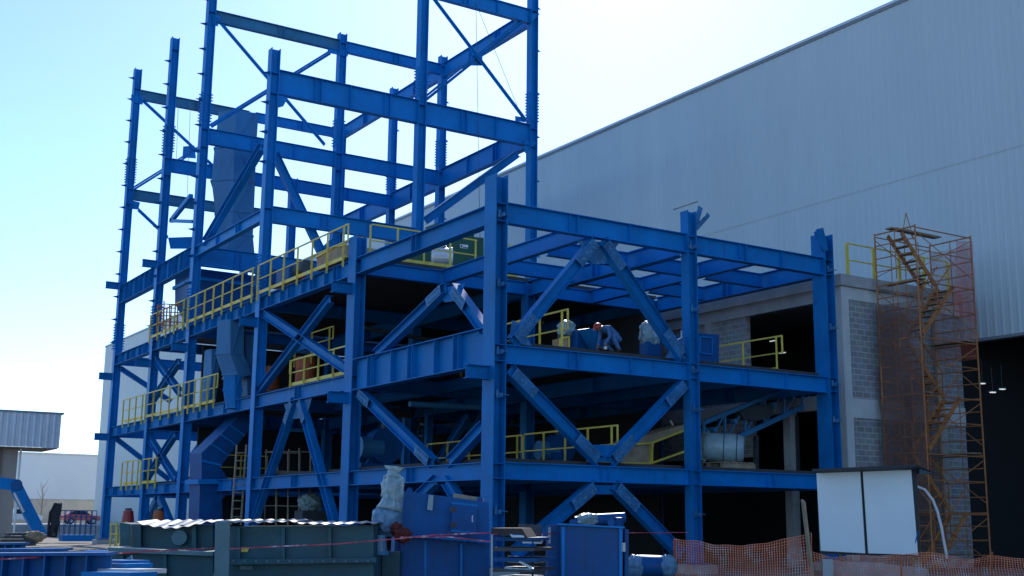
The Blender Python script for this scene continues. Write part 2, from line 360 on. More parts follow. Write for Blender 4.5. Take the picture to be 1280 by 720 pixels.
def beam(p, q, h, w=.28, mt='blue', stiff=0, name='beam', tf=.025):
    p, q = V(p), V(q); m = MB(); c = V((0, 0, -h/2))
    m.ibeam(p+c, q+c, h, w, tf, .02)
    d = (q-p); L = d.length; d.normalize(); s = V((d.y, -d.x, 0))
    if s.x > .5 or s.y > .5: s = -s
    if stiff:
        n = max(1, int(L/stiff))
        for i in range(1, n):
            k = p+d*(L*i/n)+c
            for o in ((0, .28) if i % 2 else (0,)):
                kk = k+d*o
                m.bar(kk+s*.012, kk+s*(w/2-.01), .018, h-2*tf-.006)
    return m.build(name, M[mt], fr)
def bx(Y, z, h, xa=X0, xb=X2, off=.2, mt='blue', stiff=1.8, w=.28, ca=.4, cb=0):
    return beam((xa+ca+.004, Y+off, z), (xb-cb-.004, Y+off, z), h, w, mt, stiff)
def by(X, z, h, ya, yb, off=.2, mt='blue', stiff=1.8, w=.28, ca=.42, cb=0):
    return beam((X+off, ya+ca+.004, z), (X+off, yb-cb-.004, z), h, w, mt, stiff)
# --- tower, X direction
for xa, xb in ((X0, X1), (X1, X2)):
    bx(Y4, ZA+.1, 1.08, xa, xb, stiff=1.5, w=.34)
    bx(Y3, ZA-.02, .78, xa, xb, stiff=2.2); bx(Y3, ZC+.05, .6, xa, xb, stiff=2.4, mt='faded' if xa == X0 else 'blue')
    bx(Y2, ZA-.05, .72, xa, xb, stiff=2.2); bx(Y1, ZA-.08, .62, xa, xb, stiff=2.4, mt='faded'); bx(Y1, ZC-.1, .6, xa, xb, stiff=2.4, mt='faded' if xa == X0 else 'blue')
    bx(Y3, ZB, .95, xa, xb, stiff=1.5)
    for z in (Z1, Z2, Z3):
        for y in (YL, Y4, Y3, Y2, Y1):
            bx(y, z-.03, .5, xa, xb, stiff=2.5, off=.22)
bx(Y4, ZB+.03, .7, X0, X1); bx(Y4, ZC-.05, .72, X1, X2)
# --- tower, Y direction
for ya, yb in ((Y4, Y3), (Y3, Y2), (Y2, Y1)):
    by(X2, ZA+.05, 1.0, ya, yb, stiff=2.4, w=.34); by(X2, ZC+.05, .8, ya, yb, stiff=2.4)
by(X0, 14.22, 1.0, Y3, Y2, stiff=.9, mt='blue_dusty', w=.36); by(X0, 14.28, 1.0, Y2, Y1, stiff=.9, mt='blue_dusty', w=.36); by(X0, 14.13, .5, Y4, Y3, stiff=2.2)
# --- lower levels along the left face and inside
segs = [(Y0, YL, .62), (YL, Y4, .62), (Y4, Y3, .42), (Y3, Y2, .42), (Y2, Y1, .42)]
for i, (ya, yb, ca) in enumerate(segs):
    for x in (X0, X1, X2):
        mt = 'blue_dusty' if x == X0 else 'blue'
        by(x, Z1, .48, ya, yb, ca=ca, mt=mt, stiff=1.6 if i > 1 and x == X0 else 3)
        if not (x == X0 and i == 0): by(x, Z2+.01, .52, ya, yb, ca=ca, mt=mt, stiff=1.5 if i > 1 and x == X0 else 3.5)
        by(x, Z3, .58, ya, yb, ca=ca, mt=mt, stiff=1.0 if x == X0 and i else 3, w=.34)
by(X0, 6.82, 1.07, Y0, YL, ca=.62, mt='blue_dusty', stiff=1.35, w=.4)      # deep plate girder
# --- front face
for xa, xb, ca in ((X0, X1, .4), (X1, X2, .36)):
    bx(Y0, Z1, .47, xa, xb, ca=ca, stiff=2.3); bx(Y0, Z2-.02, .54, xa, xb, ca=ca, stiff=1.75); bx(Y0, Z3+.03, .6, xa, xb, ca=ca, stiff=1.7)
# --- open roof grid over the front bay
for y in (31.1, 34.2):
    for xa, xb in ((20.86, X1), (X1, 27.5), (27.5, X2)):
        beam((xa+.32, y, Z3-.06), (xb-.02, y, Z3-.06), .5, .24, stiff=2)
for x in (20.86, 27.5):
    for ya, yb in ((Y0+.36, 31.1), (31.1, 34.2), (34.2, YL+.06)):
        beam((x, ya+.01, Z3-.03), (x, yb-.02, Z3-.03), .52, .24, stiff=2)
for x in (20.86, 27.5):
    for z in (Z2-.04, Z1-.04): beam((x, Y0+.37, z), (x, Y4+.05, z), .4, .22)

def brace(p, q, h=.3, w=.26, mt='blue_dusty', plane=(0,1,0)):
    p, q = V(p), V(q); d = (q-p).normalized(); upv = d.cross(V(plane))
    return MB().ibeam(p, q, h, w, .02, .016, upv=upv).build('brace', M[mt], fr)
def weldend(b, p, q, plane, n=1.05):
    "weathered splice cover at a brace end"
    p, q = V(p), V(q); d = (q-p).normalized(); pl = V(plane); o = pl*-.145; upv = d.cross(pl)
    m = MB()
    m.bar(p+d*.12+o, p+d*n+o, .014, .33, upv=upv)
    for i in range(7):
        for s in (-.09, .09):
            c = p+d*(.22+i*.11)+o+upv.normalized()*s; m.cyl(c+pl*-.008, c+pl*-.035, .02, 6)
    m.build('splice_cover', M['weld'], b)
FY, LX = Y0+.2, X0+.2
PY, PX = (0, 1, 0), (1, 0, 0)
for a, b, e in [((744,301),(640,428),(1,1)), ((752,301),(852,448),(1,1)), ((636,462),(748,577),(1,1)), ((856,478),(762,577),(1,1)), ((744,606),(640,694),(1,0)), ((766,606),(852,694),(1,0))]:
    p, q = at(*a, Y=FY), at(*b, Y=FY); o = brace(p, q, .34, .28)
    if e[0]: weldend(o, p, q, PY)
    if e[1]: weldend(o, q, p, PY)
for a, b, e in [((558,360),(470,444),(1,0)), ((568,360),(606,412),(1,0)), ((450,490),(542,579),(1,1)), ((606,532),(562,579),(0,0)), ((546,600),(452,690),(0,0)), ((558,600),(606,680),(0,0)),
                ((328,390),(432,460),(0,0)), ((413,374),(322,492),(0,0)), ((369,500),(317,655),(1,0)), ((376,500),(419,655),(1,0)),
                ((192,446),(226,492),(0,0)), ((224,452),(190,502),(0,0)), ((184,542),(219,598),(0,0)), ((219,543),(182,600),(0,0)), ((198,622),(180,660),(1,0)), ((200,622),(216,660),(1,0))]:
    p, q = at(*a, X=LX), at(*b, X=LX); o = brace(p, q, .32, .26, plane=PX)
    if e[0]: weldend(o, p, q, PX)
    if e[1]: weldend(o, q, p, PX)
for a, b in [((150,460),(214,502)), ((142,546),(212,600)), ((280,515),(216,600))]:
    brace(at(*a, Y=Y1+.2), at(*b, Y=Y1+.2), .26, .22, 'blue')
for a, b in [((330,512),(408,605)), ((420,512),(345,605)), ((500,500),(440,590)), ((585,520),(540,590))]:
    brace(at(*a, X=X1+.2), at(*b, X=X1+.2), .3, .24, 'blue', PX)
for y, a, b in ((Y4, (452,590), (520,510)), (Y4, (690,575), (640,520))):
    brace(at(*a, Y=y+.2), at(*b, Y=y+.2), .26, .22, 'blue')
# gussets where the braces meet the beams
def gusset(pts, mt='weld', **k): MB().plate([at(*p, **k) for p in pts], .02).build('gusset_plate', M[mt], fr)
gusset([(722,301),(774,303),(756,330),(740,330)], Y=Y0+.24)
gusset([(735,577),(778,578),(768,556),(742,556)], 'blue_dusty', Y=Y0+.24); gusset([(735,606),(778,607),(768,618),(742,618)], 'blue_dusty', Y=Y0+.24)
gusset([(636,428),(664,432),(650,405),(640,400)], Y=Y0+.24); gusset([(858,450),(832,447),(845,425),(856,420)], Y=Y0+.24)
gusset([(545,362),(582,354),(572,376),(556,378)], 'blue_dusty', X=X0+.24)
gusset([(355,505),(390,497),(383,522),(362,524)], X=X0+.24)
gusset([(365,425),(385,418),(390,432),(370,440)], 'blue_dusty', X=X0+.3)
gusset([(202,472),(212,468),(215,478),(204,482)], 'blue_dusty', X=X0+.3); gusset([(196,566),(204,562),(207,572),(198,577)], 'blue_dusty', X=X0+.3)
# tower bracing
def rod(a, b, s=.11, mt='blue', **k):
    p, q = at(*a, **k), at(*b, **k); m = MB(); m.angle(p, q, s, .02); o = V((.05, -.03, 0)) if 'Y' in k else V((-.03, .05, 0))
    m.angle(p+o, q+o, -s, .02); m.build('brace', M[mt], fr)
rod((529,-18),(656,150), .13, Y=Y4+.1); rod((651,27),(530,124), .11, 'blue_dusty', Y=Y4+.24)
gusset([(588,70),(603,66),(603,82),(588,82)], 'blue', Y=Y4+.2)
brace(at(647,192, Y=Y4+.2), at(531,276, Y=Y4+.2), .36, .3)
rod((271,24),(405,181), .12, Y=Y3+.2); rod((411,66),(262,158), .1, Y=Y3+.3)
rod((177,125),(292,232), .12, Y=Y1+.2); rod((166,236),(280,165), .1, Y=Y1+.3); rod((172,262),(209,297), .12, Y=Y1+.2)
gusset([(229,183),(243,182),(245,198),(228,197)], 'blue', Y=Y1+.25)
gusset([(210,297),(240,296),(240,311),(213,311)], 'blue', Y=Y2+.2)
brace(at(256,304, X=X0+.2), at(327,184, X=X0+.2), .34, .3, 'blue', PX)
brace(at(343,192, Y=Y4+.5), at(402,316, Y=Y4+.5), .34, .26, 'blue'); brace(at(418,300, Y=Y4+.5), at(401,316, Y=Y4+.5), .26, .22, 'blue')
for pts, kw in [([(164,118),(180,122),(178,131),(164,127)], dict(Y=Y1+.12)), ([(266,18),(276,21),(272,33),(266,31)], dict(Y=Y3+.12)), ([(409,58),(437,64),(434,71),(410,66)], dict(Y=Y3+.12)),
                ([(644,145),(657,147),(657,153),(644,151)], dict(Y=Y4+.12)), ([(346,119),(360,122),(354,133),(346,135)], dict(Y=Y4+.05)), ([(162,250),(175,253),(173,262),(162,261)], dict(Y=Y1+.12)),
                ([(655,175),(672,178),(656,192)], dict(Y=Y4+.1)), ([(661,17),(675,17),(663,30)], dict(Y=Y4+.1)), ([(660,308),(676,322),(660,322)], dict(Y=Y4+.1))]:
    gusset(pts, 'blue', **kw)
for a, b in (((508,506),(527,576)), ((530,512),(514,552)), ((450,572),(490,536)), ((562,576),(602,518)), ((470,500),(500,560))): rod(a, b, .07, 'faded', X=X1+.4)
t = MB(); a_, b_, c_ = at(214,276, X=X0+.2), at(239,245, X=X0+.2), at(242,277, X=X0+.2)
t.bar(a_, b_, .2, .22); t.bar(a_, c_, .2, .16); t.build('wall_bracket', M['blue'], fr)
# --- decks
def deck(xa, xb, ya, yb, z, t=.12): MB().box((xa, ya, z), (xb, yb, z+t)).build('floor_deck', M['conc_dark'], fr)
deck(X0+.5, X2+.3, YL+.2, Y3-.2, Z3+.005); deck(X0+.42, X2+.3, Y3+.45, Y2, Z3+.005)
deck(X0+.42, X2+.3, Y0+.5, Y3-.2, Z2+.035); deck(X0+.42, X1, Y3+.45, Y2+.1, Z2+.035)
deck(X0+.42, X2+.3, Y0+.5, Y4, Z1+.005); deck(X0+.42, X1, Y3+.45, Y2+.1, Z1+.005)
# --- walkway kerb and guardrails (parts of the frame)
def guardrail(p, q, h=1.2, n=None, mid=True, toe=True, label=None, closed=(False, True), mt='yellow'):
    p, q = V(p), V(q); d = q-p; L = d.length; d.normalize(); H = V((0, 0, h))
    m = MB(); m.bar(p+H, q+H, .05); m.bar(p+H*.52, q+H*.52, .04)
    if toe: m.bar(p+V((0,0,.07)), q+V((0,0,.07)), .012, .13)
    for e, c in zip((p, q), closed):
        if c:
            o = d*(.22 if e is q else -.22); m.bar(e+H, e+o+H, .05); m.bar(e+H*.52, e+o+H*.52, .04); m.bar(e+o+H*.5, e+o+H*1.02, .045)
    g_ = m.build('guardrail', M[mt], fr)
    if label: g_['label'] = label
    n = n or max(1, round(L/1.5))
    for i in range(n+1):
        b_ = p+d*(L*i/n); s = V((d.y, -d.x, 0))*.0
        MB().angle(b_+V((-.035, -.035, -.28)), b_+V((-.035, -.035, h-.03)), .075, .012).build('post', M[mt], g_)
    return g_
RX = X0-.08
guardrail((RX, YL+.75, Z3+.05), (RX, Y4-.08, Z3+.05), 1.22, 6, closed=(True, False), label='yellow guardrail of the upper walkway between the third and fourth column from the near corner')
guardrail((RX, Y4+.55, Z3+.05), (RX, Y3-.08, Z3+.05), 1.22, 7, closed=(False, False))
guardrail((RX, Y3+.55, Z3+.05), (RX, Y2+.02, Z3+.05), 1.22, 4, closed=(False, False))
guardrail((RX, 50.8, Z2+.05), (RX, Y3-.08, Z2+.05), 1.22, 5, closed=(True, False)); guardrail((RX, Y3+.55, Z2+.05), (RX, Y2-.05, Z2+.05), 1.22, 4, closed=(False, False)); guardrail((RX, Y2+.5, Z2+.05), (RX, 65.2, Z2+.05), 1.22, 3, closed=(False, False))
guardrail((RX, 58.6, Z1+.03), (RX, Y2-.05, Z1+.03), 1.2, 2, closed=(False, False)); guardrail((RX, Y2+.5, Z1+.03), (RX, 64.6, Z1+.03), 1.2, 3, closed=(False, False))
guardrail((X0+.6, 56.0, Z1+.15), (X0+4.5, 56.0, Z1+.15), 1.2, 3, closed=(False, False))
guardrail((20.1, Y0+.62, Z2+.1), (20.1, 34.5, Z2+.1), 1.15, 5, closed=(True, False), label='yellow guardrail next to the crouching worker')
guardrail((22.0, Y0+.75, Z1+.08), (22.0, 33.6, Z1+.08), 1.15, 4, closed=(True, False)); guardrail((22.15, 34.2, Z1+.08), (22.15, 40.5, Z1+.08), 1.15, 4, closed=(True, False))
guardrail((28.75, Y0+.62, Z2+.1), (28.75, 33.4, Z2+.1), 1.15, 3, closed=(True, False), label='yellow guardrail in front of the dark doorway of the block annex')
guardrail((X0+.75, YL+.35, Z3+.14), (22.4, YL+.35, Z3+.14), 1.2, 4, closed=(False, False)); guardrail((22.9, YL+.35, Z3+.14), (24.2, YL+.35, Z3+.14), 1.2, 1, closed=(False, False))
guardrail((25.0, 44.6, Z3+.14), (30.2, 44.6, Z3+.14), 1.2, 5, closed=(False, False))
guardrail((X0+.3, 43.2, Z2+.1), (X0+.3, YL+.8, Z2+.1), 1.0, 4, closed=(True, False))
guardrail((X0+2.2, 47.5, 8.0), (X0+2.2, 44.0, 8.0), 1.0, 2, closed=(False, True))
# ================================================================== WAREHOUSE
XW, WTOP, WEND, WNEAR = 38.3, 22.62, 155.6, -45.0
wh = empty('warehouse', (XW, 60, 0), 'huge grey warehouse with ribbed metal cladding and a dark open bay along its foot', 'warehouse')
def ribbed(y0, y1, z0, z1, x, pitch=.33, depth=.015):
    pts = []; y = y0
    while y < y1-.02:
        pts += [(x, y), (x, min(y+pitch*.55, y1)), (x-depth, min(y+pitch*.66, y1)), (x-depth, min(y+pitch*.89, y1))]; y += pitch
    pts.append((x, y1)); m = MB(); vs = []
    for (px, py) in pts: vs += [(px, py, z0), (px, py, z1)]
    m.add(vs, [(2*i, 2*i+1, 2*i+3, 2*i+2) for i in range(len(pts)-1)])
    return m
LAP = 15.1
ribbed(WNEAR, WEND, LAP, WTOP, XW).build('cladding', M['clad'], wh)
ribbed(WNEAR, WEND, 8.28, LAP+.06, XW+.018).build('cladding', M['clad'], wh)
ribbed(28.9, WEND, .0, 8.277, XW+.03).build('cladding', M['clad'], wh)
MB().box((XW-.09, WNEAR, WTOP-.02), (XW+.4, WEND+.1, WTOP+.1)).build('eave_trim', M['galv'], wh); MB().box((XW-.06, WNEAR, WTOP-.13), (XW-.02, WEND+.05, WTOP-.023)).build('eave_flashing', M['clad_trim'], wh)
MB().box((XW-.075, WNEAR, 8.16), (XW+.3, 28.9, 8.27)).build('door_head', M['clad_trim'], wh)
MB().prism([(XW+.42, WEND, WTOP), (XW+40, WEND, WTOP+2.2), (XW+80, WEND, WTOP), (XW+80, WEND, WTOP-.3), (XW+.42, WEND, WTOP-.3)], (0, WNEAR-WEND, 0)).build('roof', M['clad_trim'], wh)
MB().box((XW+.1, WEND-.2, 0), (XW+80, WEND, WTOP-.3)).box((XW+.1, WNEAR, 0), (XW+80, WNEAR+.2, WTOP-.3)).build('end_wall', M['clad'], wh)
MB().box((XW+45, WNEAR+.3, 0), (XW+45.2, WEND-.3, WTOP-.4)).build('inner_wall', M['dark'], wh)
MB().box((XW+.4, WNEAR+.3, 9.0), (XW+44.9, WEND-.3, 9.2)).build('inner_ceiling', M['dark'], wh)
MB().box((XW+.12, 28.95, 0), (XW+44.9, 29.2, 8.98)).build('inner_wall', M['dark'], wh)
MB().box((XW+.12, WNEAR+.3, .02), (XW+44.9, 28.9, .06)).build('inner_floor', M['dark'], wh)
for y in (12, 20): MB().ibeam((XW+9, y, .08), (XW+9, y, 8.9), .4, .4, .03, .03, upv=(1,0,0)).build('inner_column', M['steel_dark'], wh)

# ================================================================== BLOCK ANNEX
AX, AY, AT = 31.85, 28.62, 10.05
an = empty('block_annex', (AX, AY, 0), 'grey concrete block annex with a flat roof between the blue frame and the scaffold', 'annex')
def apart(name, a, b, m): return MB().box(a, b).build(name, M[m], an)
apart('corner_column', (AX, AY, 0), (AX+.36, AY+.36, AT-.4), 'conc_pale')
apart('block_wall', (AX+.363, AY+.05, 0), (XW-.06, AY+.25, 5.08), 'block_y'); apart('block_wall', (AX+.363, AY+.05, 5.752), (XW-.06, AY+.25, 9.2), 'block_y')
apart('ring_beam', (AX+.363, AY+.012, 5.083), (XW-.06, AY+.3, 5.75), 'conc_pale'); apart('ring_beam', (AX+.363, AY+.012, 9.203), (XW-.06, AY+.3, 9.647), 'conc_pale')
apart('roof_slab', (AX-.12, AY-.12, 9.65), (XW-.06, 62, AT), 'conc')
apart('pilaster', (36.6, AY-.12, 0), (37.0, AY+.008, 9.2), 'conc')
# side facing the frame: ring beams, block panels, one wide dark doorway
apart('ring_beam', (AX-.02, AY+.363, 9.203), (AX+.3, 62, 9.647), 'conc'); apart('ring_beam', (AX-.02, AY+.363, 5.4), (AX+.3, 62, 5.9), 'conc')
apart('block_wall', (AX+.05, 33.4, 5.903), (AX+.25, 61.9, 9.2), 'block_x')
apart('block_wall', (AX+.05, 33.2, 3.9), (AX+.25, 61.9, 5.397), 'block_x')
for y in (35.3, 39.5, 44, 50): apart('pilaster', (AX-.05, y, 5.903), (AX+.045, y+.35, 9.2), 'conc')
apart('pilaster', (AX-.05, 31.2, 0), (AX+.3, 31.55, 5.397), 'conc')
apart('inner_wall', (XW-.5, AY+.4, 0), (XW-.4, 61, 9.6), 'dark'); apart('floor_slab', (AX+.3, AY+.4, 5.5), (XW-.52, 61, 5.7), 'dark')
def railing(parent, p, q, h, n, mt):
    p, q = V(p), V(q); H = V((0,0,h)); m = MB(); m.bar(p+H, q+H, .045); m.bar(p+H*.5, q+H*.5, .04)
    g_ = m.build('guardrail', M[mt], parent)
    for i in range(n+1):
        b_ = p+(q-p)*(i/n); MB().box(b_-V((.06,.03,.0)), b_+V((.06,.03,h-.02))).build('post', M[mt], g_)
railing(an, (AX+.5, AY+.1, AT), (XW-.5, AY+.1, AT), 1.2, 4, 'yellow')

# ================================================================== SCAFFOLD STAIR TOWER
SXL, SXR, SYN, SYF = 33.28, 36.25, 26.5, 28.25
sc_ = empty('scaffold_tower', (SXL, SYN, 0), 'rusty tube scaffold with zigzag stairs and brown netting against the annex wall', 'scaffold')
ST = 11.62
for x in (SXL, SXR):
    for lv in range(6):
        z0, z1 = lv*1.95, min((lv+1)*1.95, ST)
        m = MB(); z0 += .004
        for y in (SYN, SYF): m.cyl((x, y, z0), (x, y, z1-.004), .03, 7)
        for k in range(1, 4): m.cyl((x, SYN, z0+k*(z1-z0)/4), (x, SYF, z0+k*(z1-z0)/4), .02, 6)
        m.cyl((x, SYN, z1-.05), (x, SYF, z1-.05), .026, 6); m.cyl((x, (SYN+SYF)/2, z0+.1), (x, (SYN+SYF)/2, z1-.05), .018, 6)
        m.build('frame', M['rust'], sc_)
for lv in range(6):
    z0, z1 = lv*1.95, min((lv+1)*1.95, ST)
    for y, s in ((SYN, 1), (SYF, -1)):
        m = MB(); a, b = (SXL, SXR)
        m.cyl((a, y, z0+.3), (b, y, z1-.2), .016, 6); m.cyl((a, y+.04, z1-.2), (b, y+.04, z0+.3), .016, 6)
        m.build('cross_brace', M['rust'], sc_)
    if True:
        MB().cyl((SXL, SYF, z1-.12), (SXR, SYF, z1-.12), .02, 6).build('ledger', M['rust'], sc_); MB().cyl((SXL, SYN, z0+1.0), (SXR, SYN, z0+1.0), .018, 6).build('ledger', M['rust'], sc_); m = MB(); m.cyl((SXL, SYN, z1-.1), (SXR, SYN, z1-.1), .022, 6); m.build('ledger', M['rust'], sc_)
    # stair flight inside, alternating
    xa, xb = (SXL+.25, SXR-.95) if lv % 2 == 0 else (SXR-.75, SXL+.45)
    y0_, y1_ = (SYN+.12, SYN+.75) if lv % 2 == 0 else (SYN+.95, SYN+1.55)
    m = MB()
    for y in (y0_, y1_): m.bar((xa, y, z0+.05), (xb, y, z1-.05), .04, .16)
    fl = m.build('stair_flight', M['rust'], sc_)
    m = MB()
    for k in range(1, 8):
        t = k/8; x = xa+(xb-xa)*t; z = z0+(z1-z0)*t; m.box((x-.13, y0_+.03, z), (x+.13, y1_-.03, z+.035))
    m.build('treads', M['plank'] if lv > 3 else M['rust'], fl)
    m = MB()
    for y in (y0_, y1_): m.bar((xa, y, z0+.95), (xb, y, z1+.75), .035); m.bar((xa, y, z0+.1), (xa, y, z0+.95), .03); m.bar(((xa+xb)/2, y, (z0+z1)/2), ((xa+xb)/2, y, (z0+z1)/2+.87), .03)
    if lv < 5: m.build('stair_rail', M['rust'], fl)
    m = MB()
    for x in (SXL+.75, SXL+1.5, SXL+2.25): m.cyl((x, SYF-.05, z0), (x, SYF-.05, z1), .018, 6)
    m.build('back_standard', M['rust'], sc_)
    if 0 < lv:
        MB().box((min(xa, xb)-.3 if lv % 2 else SXR-.55, SYN+.06, z0), (SXL+.5 if lv % 2 else SXR-.04, SYF-.1, z0+.045)).build('landing_board', M['plank'], sc_)
for i, (z, y, t) in enumerate(((ST+.03, SYN+.9, .05), (ST+.082, SYN+.98, .045))):
    MB().box((SXL-.1+i*.35, y, z), (SXR-.5+i*.2, y+.28, z+t)).build('plank', M['plank'], sc_)
m = MB(); nA = 14
for i in range(nA):
    pass
def net(pts, nx, nz, amp, mt, name='shade_net'):
    a, b, c, d = [V(p) for p in pts]; vs = []; fs = []; nrm = (b-a).cross(d-a).normalized()
    for j in range(nz+1):
        for i in range(nx+1):
            u, v = i/nx, j/nz; p = (a*(1-u)+b*u)*(1-v)+(d*(1-u)+c*u)*v
            vs.append(p+nrm*amp*noise.noise(p*1.3))
    for j in range(nz):
        for i in range(nx): k = j*(nx+1)+i; fs.append((k, k+1, k+nx+2, k+nx+1))
    return MB().add(vs, fs).build(name, M[mt], sc_, smooth=True)
net([(SXL-.05, SYF, 1.9), (SXL-.05, SYN, 1.9), (SXL-.05, SYN, 9.0), (SXL-.05, SYF, 9.0)], 8, 30, .1, 'net')
net([(SXR+.06, SYF, 7.2), (SXR+.06, SYN, 7.2), (SXR+.06, SYN, 11.3), (SXR+.06, SYF, 11.3)], 8, 30, .1, 'net_red')
net([(SXR-1.2, SYN-.05, 8.6), (SXR, SYN-.05, 8.4), (SXR, SYN-.05, 11.4), (SXR-.9, SYN-.05, 11.3)], 8, 14, .12, 'net_red')
net([(SXL+.02, SYF+.12, .6), (SXL+1.7, SYF+.12, .6), (SXL+1.6, SYF+.12, 8.9), (SXL+.02, SYF+.12, 9.0)], 5, 30, .12, 'net')
net([(SXL+1.3, SYF+.06, .3), (SXR, SYF+.06, .3), (SXR, SYF+.06, 6.9), (SXL+1.3, SYF+.06, 6.9)], 10, 24, .08, 'net')
m = MB()
m.cyl((SXL+1.2, SYF-.2, ST), (SXL+1.5, SYF-.2, ST+.95), .018, 6); m.cyl((SXL+1.85, SYF-.2, ST), (SXL+1.5, SYF-.2, ST+.95), .018, 6)
m.cyl((SXL+1.85, SYF-.2, ST), (SXL+1.5, SYF-.2, ST+.45), .014, 6)
m.build('brace_top', M['rust'], sc_)

# glowing boxes added for daylight gaps in the dark hall and annex doorway
M['gap_glow'], _n, _b = nodes('daylight_gap_glow'); _b.inputs['Emission Color'].default_value = (.85, .95, 1, 1); _b.inputs['Emission Strength'].default_value = .35; _b.inputs['Base Color'].default_value = (.8, .8, .8, 1)
for u, v, D, lb in [(1228,480,44,'small glow added for a daylight gap in the dark hall, leftmost of the row'), (1241,491,43,'small glow added for a daylight gap in the dark hall, lowest of the row'), (1253,487,44,'small glow added for a daylight gap in the dark hall, rightmost of the row')]:
    c = at(u, v, D=D); r_ = empty('hall_gap_glow', tuple(c), lb, 'gap_glow', 'glows added for daylight gaps in the dark hall')
    MB().box(c+V((-.09,-.07,0)), c+V((.09,.07,.03))).build('tube', M['gap_glow'], r_); MB().box(c+V((-.12,-.1,.032)), c+V((.12,.1,.09))).build('glow_cover', M['steel_dark'], r_); MB().cyl(c+V((0,0,.09)), c+V((0,0,.9)), .012, 6).build('hanger', M['steel_dark'], r_)
for u, v, lb in [(966,426,'glowing strip added for a daylight gap in the annex doorway, upper of two'), (978,441,'glowing strip added for a daylight gap in the annex doorway, lower of two')]:
    c = at(u, v, X=AX+3.2); r_ = empty('doorway_gap_glow', tuple(c), lb, 'gap_glow', 'glows added for daylight gaps in the annex doorway'); MB().box(c+V((-.02,-.17,-.02)), c+V((.02,.17,.01))).build('tube', M['gap_glow'], r_); MB().box(c+V((-.04,-.2,.012)), c+V((.04,.2,.05))).build('housing', M['steel_dark'], r_)
# ================================================================== LEFT BACKGROUND
cb = empty('canopy_building', (12, 86, 0), 'beige building at the left edge with a deep ribbed metal canopy fascia', 'building')
m = MB(); m2 = ribbed(-18.35, 0, 5.95, 8.2, 0, .42, .05)
for p in m2.v: m.v.append(V((p.y+18.35, 85+p.x, p.z)))
m.f = [f[::-1] for f in m2.f]; m.build('fascia', M['galv'], cb)
MB().box((-.1, 84.9, 8.2), (18.5, 89.9, 8.32)).build('fascia_cap', M['clad_trim'], cb)
MB().prism([(18.35, 85.06, 5.95), (18.35, 89.9, 5.95), (18.35, 89.9, 8.19), (18.35, 85.06, 8.19)], (-.08, 0, 0)).build('fascia_end', M['galv'], cb)
MB().box((0, 85.06, 5.88), (18.26, 89.8, 5.945)).build('soffit', M['stucco_dark'], cb)
MB().box((0, 86.2, 0), (16.02, 90, 5.87)).build('wall', M['stucco'], cb)
MB().box((13.6, 86.05, 0), (15.0, 86.19, 5.87)).build('wall_panel', M['stucco_dark'], cb)
MB().cyl((16.16, 86.1, .0), (16.16, 86.1, 5.87), .07, 10).build('downpipe', M['white'], cb)
fb = empty('far_factory', (30, 190, 0), 'distant long white factory hall behind the tan wall', 'factory')
MB().box((5, 190, 0), (62, 230, 10.45)).build('wall', M['farwhite'], fb)
MB().box((4.8, 189.8, 10.455), (62.2, 230.2, 10.7)).build('roof_edge', M['galv'], fb)
MB().box((43.5, 215, 10.7), (49.0, 218, 11.7)).build('roof_vent', M['galv'], fb)
tw = empty('perimeter_wall', (30, 164, 0), 'long tan perimeter wall in front of the white factory', 'wall')
MB().box((0, 164, 0), (56, 164.3, 3.5)).build('wall', M['tanwall'], tw); MB().box((-.05, 163.95, 3.503), (56.05, 164.35, 3.6)).build('coping', M['conc'], tw)
def car(name, label, paint, loc, rz, pickup):
    root = empty(name, loc, label, 'car'); c_, s_ = math.cos(rz), math.sin(rz)
    def T(x, y, z): return (loc[0]+x*c_-y*s_, loc[1]+x*s_+y*c_, loc[2]+z)
    L = 2.45 if pickup else 2.1
    body = [(-L,.45),(-L,1.0),(-L+.1,1.08),(-1.0,1.1),(-.75,1.12) if pickup else (-1.4,1.15),(1.0,1.08),(L-.15,.95),(L,.75),(L,.42)]
    def side(prof, y): return [T(x, y, z) for x, z in prof]
    def ext(prof, hw, nm, m):
        A, B = side(prof, -hw), side(prof, hw); k = len(prof)
        return MB().add(A+B, [tuple(range(k)), tuple(range(k, 2*k))[::-1]]+[(i, k+i, k+(i+1) % k, (i+1) % k) for i in range(k)]).build(nm, m, root, bevel=.06)
    ext(body, .88, 'body', paint)
    cab = [(-.8,1.1),(-.55,1.72),(.35,1.76),(1.0,1.08)] if pickup else [(-1.7,1.1),(-1.1,1.55),(.2,1.58),(1.05,1.06)]
    cb_ = ext(cab, .8, 'cabin', paint)
    win = [(x*.86+.02, 1.14+(z-1.1)*.82) for x, z in cab]
    for y in (-.815, .815): MB().prism(side(win, y), V(T(0, .012, 0))-V(T(0, 0, 0))).build('window', M['glass'], cb_)
    for x in (-L+.85, L-.8):
        for y in (-.86, .86):
            wl = MB().cyl(T(x, y-.11, .36), T(x, y+.11, .36), .36, 16).build('wheel', M['black'], root); MB().cyl(T(x, y-.125, .36), T(x, y+.125, .36), .2, 12).build('rim', M['galv'], wl)
    for y in (-.6, .6): MB().box(*[tuple(min(a, b) if k == 0 else max(a, b) for a, b in zip(T(L-.06, y-.15, .68), T(L+.02, y+.15, .84))) for k in (0, 1)]).build('headlight', M['white'], root)
    return root
p = at(23, 655, Y=150); car('parked_pickup', 'white pickup truck parked along the tan wall beside the beige building', M['carwhite'], (p.x, 150, .55), R(0), True)
p = at(100, 655, Y=150); car('parked_car', 'red car parked along the tan wall, seen through the lift basket', M['carred'], (p.x, 150, .55), R(0), False)
tr = MB()
tp = at(51, 640, Y=160)
tr.tube([(tp.x, 160, .5), (tp.x+.1, 160, 3), (tp.x, 160, 5.2)], [.09, .06, .02], 6)
